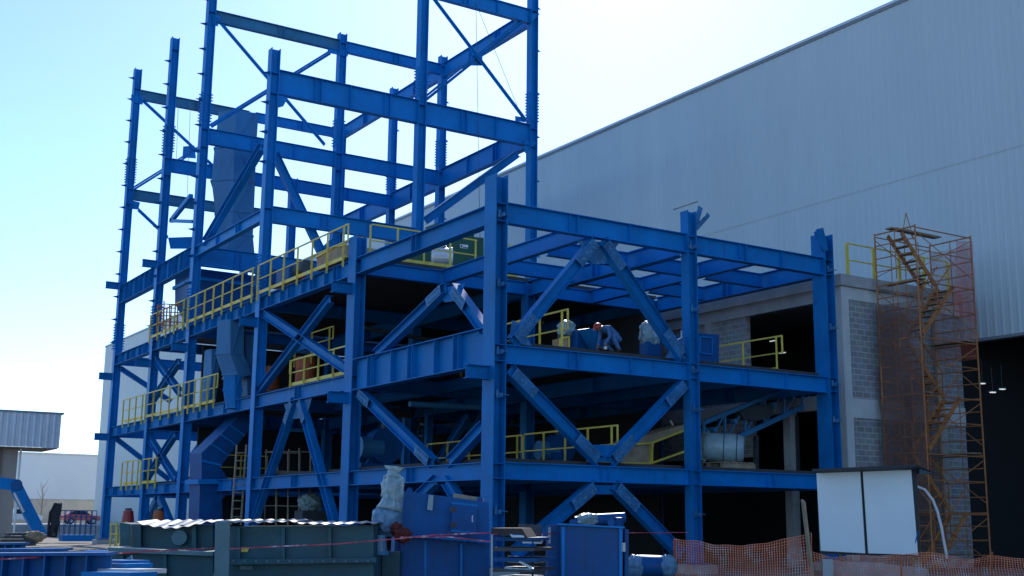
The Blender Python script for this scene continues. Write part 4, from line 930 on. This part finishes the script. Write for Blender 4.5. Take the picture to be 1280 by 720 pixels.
# hands: palm on the wrist, five fingers curled round the tool
for hs, (wr, s) in enumerate(((V((-.53,-.13,.16)), -1), (V((-.58,.12,.18)), 1))):
    hm = MB()
    for k in range(4):
        b = wr+V((-.02+.012*0, -.03+.02*k, -.03)); l_ = (.07,.08,.075,.06)[k]
        hm.tube([b, b+V((-.035,0,-l_*.5)), b+V((-.02,0,-l_)), b+V((.012,0,-l_*1.05))], [.011,.0105,.0095,.008], 6)
    t0 = wr+V((.0, -s*.035, -.01)); hm.tube([t0, t0+V((-.02,-s*.025,-.03)), t0+V((-.03,-s*.012,-.06))], [.013,.012,.009], 6)
    wpart(hm, 'fingers', M['skin'])
tl = empty('grinder', tuple(V((wx,wy,wz))+V((-.56,0,.05))), 'small dark power tool held in the hands of the crouching worker', 'tool')
c = V((wx,wy,wz))+V((-.56,0,.09)); MB().cyl(c+V((.0,-.2,0)), c+V((0,.16,.02)), .032, 10).build('handle', M['steel_dark'], tl); MB().cyl(c+V((0,-.22,-.05)), c+V((0,-.22,.03)), .05, 12).build('head', M['galv'], tl); MB().cyl(c+V((0,-.22,-.062)), c+V((0,-.22,-.053)), .075, 16).build('disc', M['orange'], tl)
# ================================================================== FOREGROUND YARD
def C(x, y, d): return at(x, y, D=d)
FWD = V((math.sin(YAW), math.cos(YAW), 0)); SIDE = V((math.cos(YAW), -math.sin(YAW), 0))
def slab(pts, d, depth, name, m, parent=None, turn=0, **k):
    "outline standing on a vertical plane at distance d, given real depth away from the viewer"
    n = (FWD*math.cos(turn)+SIDE*math.sin(turn)); p0 = C(sum(p[0] for p in pts)/len(pts), 660, d); P = []
    for (x, y) in pts:
        r_ = ray(x, y); t = (p0-EYE).dot(n)/r_.dot(n); P.append(EYE+r_*t)
    return MB().prism(P, n*depth).build(name, M[m], parent, **k)
def root(name, x, d, label, cat, group=None):
    p = C(x, 700, d); return empty(name, (p.x, p.y, 0), label, cat, group)
# --- teal steel troughs with corrugated sheets on top
t1 = root('steel_trough', 215, 21, 'dull teal steel trough with a stepped side left of the grey upright', 'trough')
slab([(165,690),(165,656),(266,656),(266,690)], 21.2, .9, 'wall', 'teal', t1); slab([(150,690),(150,653),(163,655),(163,690)], 21.4, 1.0, 'end_plate', 'teal', t1)
slab([(137,770),(137,690),(266,694),(266,770)], 20.4, 1.8, 'lower_wall', 'teal', t1); slab([(135,690),(135,684),(266,690),(266,695)], 20.2, 1.1, 'ledge', 'post', t1)
for x in (171, 240): slab([(x,689),(x,657),(x+5,657),(x+5,689)], 21.05, .13, 'stiffener', 'teal', t1)
for x in (150, 204): slab([(x,770),(x,693),(x+4,693),(x+4,770)], 20.3, .09, 'stiffener', 'teal', t1)
t2 = root('steel_trough', 380, 20.5, 'dark teal steel trough between the grey upright and the bagged motor', 'trough')
slab([(286,770),(286,658),(467,657),(467,770)], 20.5, 1.6, 'wall', 'teal', t2); slab([(284,706),(284,699),(470,697),(470,703)], 20.25, .24, 'ledge', 'teal', t2)
for x in (296, 352, 410): slab([(x,698),(x,660),(x+4,660),(x+4,698)], 20.38, .11, 'stiffener', 'teal', t2)
for u in range(292, 466, 14): MB().cyl(C(u,701.5,20.1), C(u,701.5,20.2), .02, 6).build('bolt', M['post'], t2)
slab([(300,712),(300,707),(316,707.5),(316,712.5)], 20.44, .012, 'stencil_plate', 'post', t2); slab([(300,690),(303,684),(312,684),(309,690)], 20.46, .01, 'yellow_mark', 'yellow', t2)
MB().cyl(C(224,672,21.0), C(224,672,21.15), .13, 18).build('pipe_stub', M['post'], t1)
def wavy(name, u0, u1, v, d, depth, label, sag, seed):
    a, b = C(u0, v, d), C(u1, v, d); n = int((b-a).length/.025); vs = []; L = (b-a).length; rows = 5
    for j in range(rows):
        for i in range(n+1):
            t = i/n; p = a.lerp(b, t)+FWD*(depth*j/(rows-1)); wv = .012*math.sin(t*L/.2*2*math.pi)
            edge = (j == 0)*(.008*noise.noise(V((t*9, seed, 0)))); dz = -sag*max(0, 1-t*5)**0 * (math.sin(math.pi*min(1, t*1.15)))*(1-j/(rows-1))*.9
            vs.append(p+V((0, 0, wv+edge+dz+.03*j/(rows-1)+.01*noise.noise(V((t*3, j, seed))))))
    fs = [(j*(n+1)+i, j*(n+1)+i+1, (j+1)*(n+1)+i+1, (j+1)*(n+1)+i) for j in range(rows-1) for i in range(n)]
    o = MB().add(vs, fs).build(name, M['roofing'], smooth=True); tag(o, label, 'roofing sheet', 'roofing sheets on the teal troughs'); return o
wavy('corrugated_sheet', 168, 272, 652, 20.9, 1.1, 'pale corrugated sheet sagging over the left teal trough', .12, 1)
wavy('corrugated_sheet', 268, 372, 651.5, 20.2, 1.5, 'pale corrugated sheet on the teal troughs, the one that crosses the grey upright', .02, 2)
wavy('corrugated_sheet', 366, 470, 654, 20.2, 1.5, 'pale corrugated sheet on the right teal trough next to the bagged motor', .015, 3)
ps = root('steel_upright', 278, 19.5, 'grey green steel upright standing between the two teal troughs', 'upright')
slab([(266.5,770),(269,651.5),(287,652),(285.5,770)], 19.6, .025, 'flange', 'post', ps); slab([(276,770),(277.5,652),(279.5,652),(278,770)], 19.63, .3, 'web', 'post', ps)
# --- blue girders lying on the left
gr = 'girders stacked in the yard at the lower left'
for nm, (a, b), d, h, w_, lb in [('near', ((-40,691),(141,690)), 14.5, 1.05, .42, 'thick blue girder lying nearest the camera in the lower left corner'), ('mid', ((-40,686),(86,685)), 17.5, .9, .4, 'blue girder lying just behind the nearest one in the lower left corner'), ('far', ((-40,679),(33,678)), 22, 1.0, .4, 'short blue girder end at the left edge behind the other two')]:
    p, q = C(*a, d), C(*b, d); m = MB(); z = V((0,0,-h/2)); m.ibeam(p+z, q+z, h, w_, .035, .02)
    for i in range(1, 7):
        kk = (p+z).lerp(q+z, i/7); m.bar(kk-FWD*.02, kk-FWD*(w_/2-.02), .02, h-.08)
    o = m.build('steel_girder', M['blue_old']); tag(o, lb, 'girder', gr)
p, q = C(108,688,24), C(150,688,24)
o = MB().ibeam(p+V((0,0,-.2)), q+V((0,0,-.2)), .4, .4, .03, .02).build('steel_girder', M['blue']); tag(o, 'small blue girder end touching the teal trough at the left', 'girder', gr)
for i, (u0, u1, v, d) in enumerate([(134,171,702,15.5), (128,175,706,15.2), (136,192,713,14.6), (118,180,717,14.2)]):
    p, q = C(u0, v, d), C(u1, v+1, d-.6); m = MB(); m.bar(p, q, .35, .05); o = m.build('steel_offcut', M['blue_dusty'] if i != 2 else M['galv'])
    tag(o, ['narrow blue plate on top of the offcut pile below the teal trough', 'wide blue plate, second from the top of the offcut pile', 'pale grey plate in the offcut pile', 'dark blue plate at the bottom of the offcut pile'][i], 'steel plate', 'offcut plates piled at the lower left')
o = MB().prism([C(150,704,15.4), C(166,702,15.4), C(164,694,15.4)], FWD*.03).build('steel_offcut', M['bag']); tag(o, 'small pale torn sheet sticking up from the offcut pile', 'sheet')
# --- tilted blue machine casing with door
mc = root('machine_casing', 550, 22.5, 'large tilted blue machine casing with a framed hatch in front of the near column', 'machine')
D0 = 22.4
slab([(500,668),(505,613.5),(611,628),(612,678)], D0, 1.5, 'upper_body', 'blue_old', mc, -.15)
slab([(504,770),(500,668.5),(612,678.5),(612,770)], D0+.1, 1.4, 'lower_body', 'blue_old', mc, -.15)
slab([(488,770),(494,670),(500,670),(504,770)], D0+.05, 1.2, 'side_body', 'blue_old', mc, -.15); slab([(470,770),(478,690),(487,690),(486,770)], D0+.2, 1.0, 'side_body', 'blue_old', mc, -.15)
slab([(564,663),(565.5,628.5),(596,632),(595,666)], D0-.12, .06, 'hatch', 'blue_old', mc, -.15)
m = MB(); hq = [C(*p, D0-.5) for p in [(564,663.5),(565,628.5),(597,632),(596,666.5)]]
for e in ((0,3),(1,2)): m.bar(hq[e[0]], hq[e[1]], .035)
m.build('hatch_frame', M['blue_dusty'], mc)
slab([(534,637),(536,618.5),(542,619.5),(540.5,638)], D0-.15, .012, 'sticker', 'bag', mc, -.15)
slab([(500,669.5),(500,667.5),(613,677.2),(613,679.2)], D0-.12, .1, 'seam_flange', 'blue_dusty', mc, -.15)
for i in range(13):
    u = 503+i*8.7; v = 668.4+(u-500)*.088
    MB().cyl(C(u, v+1.6, D0-.27), C(u, v+1.6, D0-.2), .018, 6).build('bolt', M['blue_dark'], mc)
for v in (637, 656): MB().box(C(566,v,D0-.55)+V((-.03,-.03,-.05)), C(566,v,D0-.5)+V((.03,.0,.05))).build('hinge', M['steel_dark'], mc)
MB().tube([C(591,645,D0-.5), C(590.5,645,D0-.58), C(590.5,652,D0-.58), C(591,652,D0-.5)], .012, 6).build('handle', M['galv'], mc)
for u, v in ((512,615.5),(600,627)): MB().cyl(C(u,v-2.2,D0+.3), C(u,v-2.2,D0+.34), .06, 12).build('lifting_lug', M['blue_dark'], mc)
for u in (530, 575): slab([(u,770),(u+.5,673+(u-500)*.088),(u+3,673.2+(u-500)*.088),(u+3,770)], D0+.03, .06, 'stiffener', 'blue', mc, -.15)
o = slab([(566,622.5),(567,616.5),(604,622.5),(604,627.6)], D0+.4, .3, 'wood_beam', 'timber'); tag(o, 'short wooden beam lying on top of the blue machine casing', 'timber')
# --- bagged motor left of it
bm_ = root('bagged_gearmotor', 485, 21.6, 'tall motor under a torn pale plastic bag left of the blue machine casing', 'motor')
c = C(491,612,21.6); MB().blob(c, (.19,.19,.29), 11, .2, 2.4, 48, 36, .8).build('plastic_bag', M['bag'], bm_, smooth=True)
MB().tube([c+V((0,0,.22)), c+V((0,0,.29)), c+V((.01,0,.33)), c+V((.02,0,.40))], [.17,.10,.12,.19], 14).build('bag_knot', M['bag'], bm_, smooth=True)
MB().tube([c+V((-.02,0,-.16)), c+V((-.04,0,-.27)), c+V((-.06,0,-.36))], [.17,.2,.25], 14).build('bag_skirt', M['bag'], bm_, smooth=True)
c = C(484,650,21.5); MB().blob(c, (.24,.22,.27), 13, .22, 2.2, 48, 36, .7).build('gearbox_wrap', M['bag_blue'], bm_, smooth=True)
c = C(475,679,21.2); MB().cyl(c+V((0,0,-.14)), c+V((0,0,.14)), .13, 16, r2=.11).build('coupling', M['bag_blue'], bm_); MB().cyl(c+V((0,0,-.2)), c+V((0,0,-.141)), .16, 16).build('coupling_flange', M['duct'], bm_)
MB().box(C(457,716,21.4)+V((0,0,-.3)), C(470,690,21.4)+V((.1,.3,0))).build('leg', M['black'], bm_); slab([(476,770),(478,690),(500,690),(498,770)], 21.7, .5, 'pedestal', 'teal', bm_)
rg = root('red_rag', 503, 21.0, 'dark red cloth bundle tied on the barrier tape beside the bagged motor', 'rag')
MB().blob(C(503,669,21.0), (.15,.12,.12), 21, .6, 3).build('cloth', M['rag'], rg, smooth=True); MB().blob(C(496,661,21.1), (.11,.1,.1), 22, .5, 3).build('cloth_fold', M['rag'], rg, smooth=True)
# --- stack of frames with paper
stk = root('slatted_rack', 640, 20.5, 'dark rack of steel frames stacked right of the blue machine casing', 'rack')
for i, (v, w0, w1) in enumerate([(672,617,662),(685,616,668),(698,615,672),(711,615,668),(722,615,660)]):
    o = slab([(w0,v+4),(w0+2,v-1),(w1,v),(w1-1,v+4)], 20.5+.12*i, 1.1, 'rack_tray', 'steel_dark' if i % 2 else 'blue_dark', stk, .35)
slab([(613,770),(614,668),(616,668),(615.5,770)], 20.3, .06, 'upright', 'conc', stk); slab([(664,770),(665,668),(667,668),(667,770)], 21.6, .06, 'upright', 'blue_dark', stk)
slab([(614,668),(614,660),(652,660),(660,673)], 20.4, .9, 'black_tray', 'black', stk, .2)
pa = root('paper_sheet', 644, 20.2, 'white printed sheet of paper taped on the dark rack', 'paper')
b0 = [C(*p, d) for p, d in [((632.5,661),20.6),((650,662),20.6),((655.5,671.5),20.25),((640,671.5),20.25)]]
MB().plate(b0, .006).build('sheet', M['paper'], pa); m = MB()
for i in range(4):
    t = .2+.18*i; a_ = b0[0].lerp(b0[3], t); b_ = b0[1].lerp(b0[2], t); m.plate([a_.lerp(b_, .1)+V((0,0,.006))-FWD*.004, a_.lerp(b_, .8)+V((0,0,.006))-FWD*.004, (a_.lerp(b_, .8))+V((0,0,-.0))-FWD*.006, (a_.lerp(b_, .1))+V((0,0,-.0))-FWD*.006], .002)
m.build('print', M['duct'], pa)
o = root('bent_profile', 640, 20, 'pale bent metal strip lying on the lower tray of the dark rack', 'strip'); MB().bar(C(650,702,20.1), C(666,711,19.9), .06, .02).build('long_leg', M['galv'], o); MB().bar(C(632,710,20.1), C(666,711.5,19.9), .1, .02).build('short_leg', M['bag'], o)
gp = root('leaning_sheet', 660, 23.5, 'grey sheet panel with a white edge leaning behind the dark rack', 'panel'); slab([(645,677),(648,655),(677.5,656),(677,678)], 23.4, .04, 'panel', 'steel_dark', gp); m = MB(); m.bar(C(653,678,23.3), C(677.5,678.6,23.3), .03); m.bar(C(677.5,678,23.3), C(677.8,667,23.3), .03); m.build('white_edge', M['galv'], gp)
bx_ = root('blue_crate', 735, 22.8, 'big plain dark blue steel box standing right of the dark rack', 'steel box')
slab([(702,770),(700,655.2),(779,659.5),(778,770)], 22.6, 1.7, 'front_panel', 'blue_dark', bx_, 0, bevel=.02); slab([(780.5,770),(781,661),(786,662),(785,770)], 22.9, 1.3, 'side_flange', 'blue_dark', bx_, 0)
slab([(684,770),(685,657),(700,655.6),(701,770)], 23.0, 1.3, 'side_panel', 'blue_dark', bx_, 0); slab([(684.7,679.5),(685,659),(688.6,659),(688.2,679.5)], 22.8, .02, 'white_tag', 'bag', bx_, 0)
slab([(698,656),(698,654),(781,658.4),(781,660.4)], 22.5, .12, 'top_flange', 'blue', bx_, 0)
for (u0, u1) in ((702,706),(774,778)): slab([(u0,770),(u0,658.5),(u1,658.8),(u1,770)], 22.56, .03, 'corner_angle', 'blue', bx_, 0)
for u in (712, 740, 768): MB().cyl(C(u,660.5+(u-702)*.055,22.5), C(u,660.5+(u-702)*.055,22.56), .016, 6).build('bolt', M['steel_dark'], bx_)
MB().box(C(779,684,22.5)+V((-.03,-.03,-.08)), C(779,684,22.5)+V((.03,.03,.08))).build('latch', M['galv'], bx_)
for u in (716, 764): MB().cyl(C(u,653.5,22.9), C(u,653.5,22.95), .07, 12).build('lifting_lug', M['blue_dark'], bx_)
bd = root('bagged_shaft', 752, 26, 'horizontal shaft unit in torn plastic behind the big blue box', 'shaft'); MB().cyl(C(724,650,26), C(782,647,26), .11, 14).build('shaft', M['blue_dark'], bd); MB().blob(C(735,649,25.9), (.26,.16,.13), 31, .25, 2.5).build('plastic_wrap', M['bag'], bd, smooth=True)
for x in (774, 724): MB().cyl(C(x,646,25.9), C(x,660,25.9), .1, 10).build('support', M['blue_dark'], bd)
rb = root('wrapped_pipes', 815, 27, 'bluish rolled bundle in pale wrapping on the ground left of the orange fence', 'bundle'); m = MB(); m.tube([C(790,709,27), C(800,707,27), C(826,708,27), C(843,709,27)], [.2,.24,.24,.2], 16); m.build('roll', M['blue_dark'], rb, smooth=True)
for x, sd in ((794,41),(835,42)): MB().blob(C(x,708,26.9), (.2,.2,.25), sd, .15, 2.5).build('end_wrap', M['bag_blue'], rb, smooth=True)
MB().box(C(792,730,27)+V((0,0,-.3)), C(842,716,27)+V((.1,.3,0))).build('base', M['bag_blue'], rb)
# --- orange safety fence
sf = root('safety_fence', 930, 29, 'orange plastic mesh fence sagging in front of the right columns', 'fence')
def fence(u0, u1, tops, d0, d1, nx, nz, seed):
    def P(u, v01):
        t = (u-u0)/(u1-u0); d = d0+(d1-d0)*t
        k = t*(len(tops)-1); i = min(int(k), len(tops)-2); vt = tops[i]+(tops[i+1]-tops[i])*(k-i)
        top = C(u, vt, d); p = V((top.x, top.y, top.z*(1-v01)+.02*v01))
        p += FWD*(.16*noise.noise(V((t*6, v01*2, seed)))); p += V((0,0,.03*noise.noise(V((t*8, v01*4, seed+3)))+.05*noise.noise(V((t*5, 0, seed+9)))))
        return p
    m = MB(); segs_ = nx
    for j in range(nz+1):
        h = .009 if j > 2 else .013
        for i in range(segs_):
            a, b = P(u0+(u1-u0)*i/segs_, j/nz), P(u0+(u1-u0)*(i+1)/segs_, j/nz); m.add([a-V((0,0,h)), b-V((0,0,h)), b, a], [(0,1,2,3)])
    for i in range(nx+1):
        u = u0+(u1-u0)*i/nx; ww = SIDE*.0085
        for j in range(nz):
            a, b = P(u, j/nz), P(u, (j+1)/nz); m.add([a-ww-FWD*.004, a+ww-FWD*.004, b+ww-FWD*.004, b-ww-FWD*.004], [(0,1,2,3)])
    return m.build('mesh_panel', M['mesh'], sf)
fence(842, 1014, [673,677,680,682,679,673,666], 29.2, 28.6, 56, 17, 1); fence(1010, 1300, [688,696,694,695,693,691,694,697,695,697,699], 28.6, 29.5, 84, 14, 2)
o = MB().bar(C(1004,626,28.4), C(1023,790,28.6), .26, .05, upv=tuple(SIDE)).build('fence_post', M['timber'], sf)
for x, v in ((843,674),(1127,700),(1240,690)): MB().cyl(C(x,v,29.0), C(x,v+70,29.0), .025, 8).build('fence_post', M['orange'], sf)
# --- white notice board with small roof
wb = root('notice_board', 1085, 30.5, 'blank white double notice board in a dark frame with a small pitched roof', 'notice board')
DB = 30.3
slab([(1021.5,592),(1018,589),(1146,584.5),(1150.5,696),(1025,692.5)], DB+.06, .06, 'frame', 'frame_dark', wb)
slab([(1020.8,591.5),(1075.2,589.6),(1081.6,691.6),(1026,688.6)], DB, .03, 'board', 'white', wb); slab([(1078.6,589.6),(1139,587.2),(1147.6,693.6),(1085.4,691.6)], DB, .03, 'board', 'white', wb)
o = MB().bar(C(1148,664,DB-.05), C(1141,692,DB-.05), .05, .02).build('blue_strip', M['blue_dusty'], wb)
rfp = [C(1015,587.5,DB-.25), C(1145,582,DB-.25), C(1167,591,DB+1.0), C(1040,594,DB+1.0)]
MB().plate(rfp, .05).build('roof', M['frame_dark'], wb); MB().plate([C(1150,586.5,DB+.15), C(1166,591.5,DB+.95), C(1150,592.5,DB+.15)], .03).build('gable', M['post'], wb)
for a, b in (((1050,690),(1057,722)), ((1139,694),(1150,722)), ((1028,690),(1030,740)), ((1148,690),(1151,740))): MB().bar(C(*a, DB+.25), C(*b, DB+.25), .07).build('leg', M['timber'], wb)
cs = root('concrete_slab', 1105, 29.8, 'pale slab edge lying below the white notice board behind the fence', 'slab'); slab([(1054,716),(1056,703),(1090,703),(1160,711),(1160,722),(1054,722)], 29.9, 1.6, 'slab', 'conc', cs, bevel=.03); slab([(1060,730),(1060,722),(1150,722),(1150,730)], 30.1, 1.2, 'bed', 'conc', cs)
bk_ = root('grey_sack', 1036, 29.4, 'grey sack hanging on the orange fence below the notice board', 'sack'); slab([(1029,722),(1028.5,699),(1041.5,699),(1042,722)], 28.35, .05, 'cloth', 'conc', bk_, bevel=.02); MB().bar(C(1029,699,28.3), C(1042,699,28.3), .03).build('hem', M['steel_dark'], bk_)
hs_ = MB().tube([C(1146,608,31), C(1156,612,31), C(1166,625,31), C(1172,640,31), C(1177,660,31), C(1179,672,31), C(1184,698,31)], .035, 8).build('hose', M['paper']); tag(hs_, 'white hose arching from the right side of the notice board to the ground', 'hose')
o = MB().tube([C(1150,614,31.3), C(1160,625,31.3), C(1166,640,31.3)], .018, 6).tube([C(1183,690,31), C(1178,698,31), C(1165,706,31)], .02, 6).build('cable', M['timber']); tag(o, 'thin pale cable beside the white hose', 'cable')
# --- barrier tape
def tape(name, pts, d0, d1, label, sag=.05):
    P = []; n = len(pts)-1
    for k in range(n):
        for i in range(8):
            t = i/8; u = pts[k][0]+(pts[k+1][0]-pts[k][0])*t; v = pts[k][1]+(pts[k+1][1]-pts[k][1])*t; d = d0+(d1-d0)*((k+t)/n)
            P.append(C(u, v, d)-V((0,0,sag*math.sin(math.pi*t)))) 
    P.append(C(*pts[-1], d1)); m = MB(); vs = []
    for i, p in enumerate(P):
        tw_ = math.sin(i*.9)*.7; o_ = V((0,0,.011))*math.cos(tw_)+FWD*(.011*math.sin(tw_)); vs += [p-o_, p+o_]
    m.add(vs, [(2*i, 2*i+2, 2*i+3, 2*i+1) for i in range(len(P)-1)]); o = m.build(name, M['tape']); tag(o, label, 'barrier tape', 'barrier tapes strung across the yard')
tape('barrier_tape', [(-20,700),(140,692),(205,688),(268,685)], 13.5, 19.4, 'red and white barrier tape across the left girders up to the grey upright', .0)
tape('barrier_tape', [(287,686),(345,683),(420,680),(500,673),(545,668.5),(614,666)], 19.3, 20.2, 'pink barrier tape from the grey upright past the red cloth to the rack', .0)
tape('barrier_tape', [(500,671.5),(560,671),(614,677)], 20.3, 20.2, 'slack lower barrier tape on the blue machine casing', .0)
tape('barrier_tape', [(616,667.5),(700,667),(780,666),(860,665.5)], 20.2, 29, 'thin barrier tape from the rack past the big blue box to the middle column', .0)
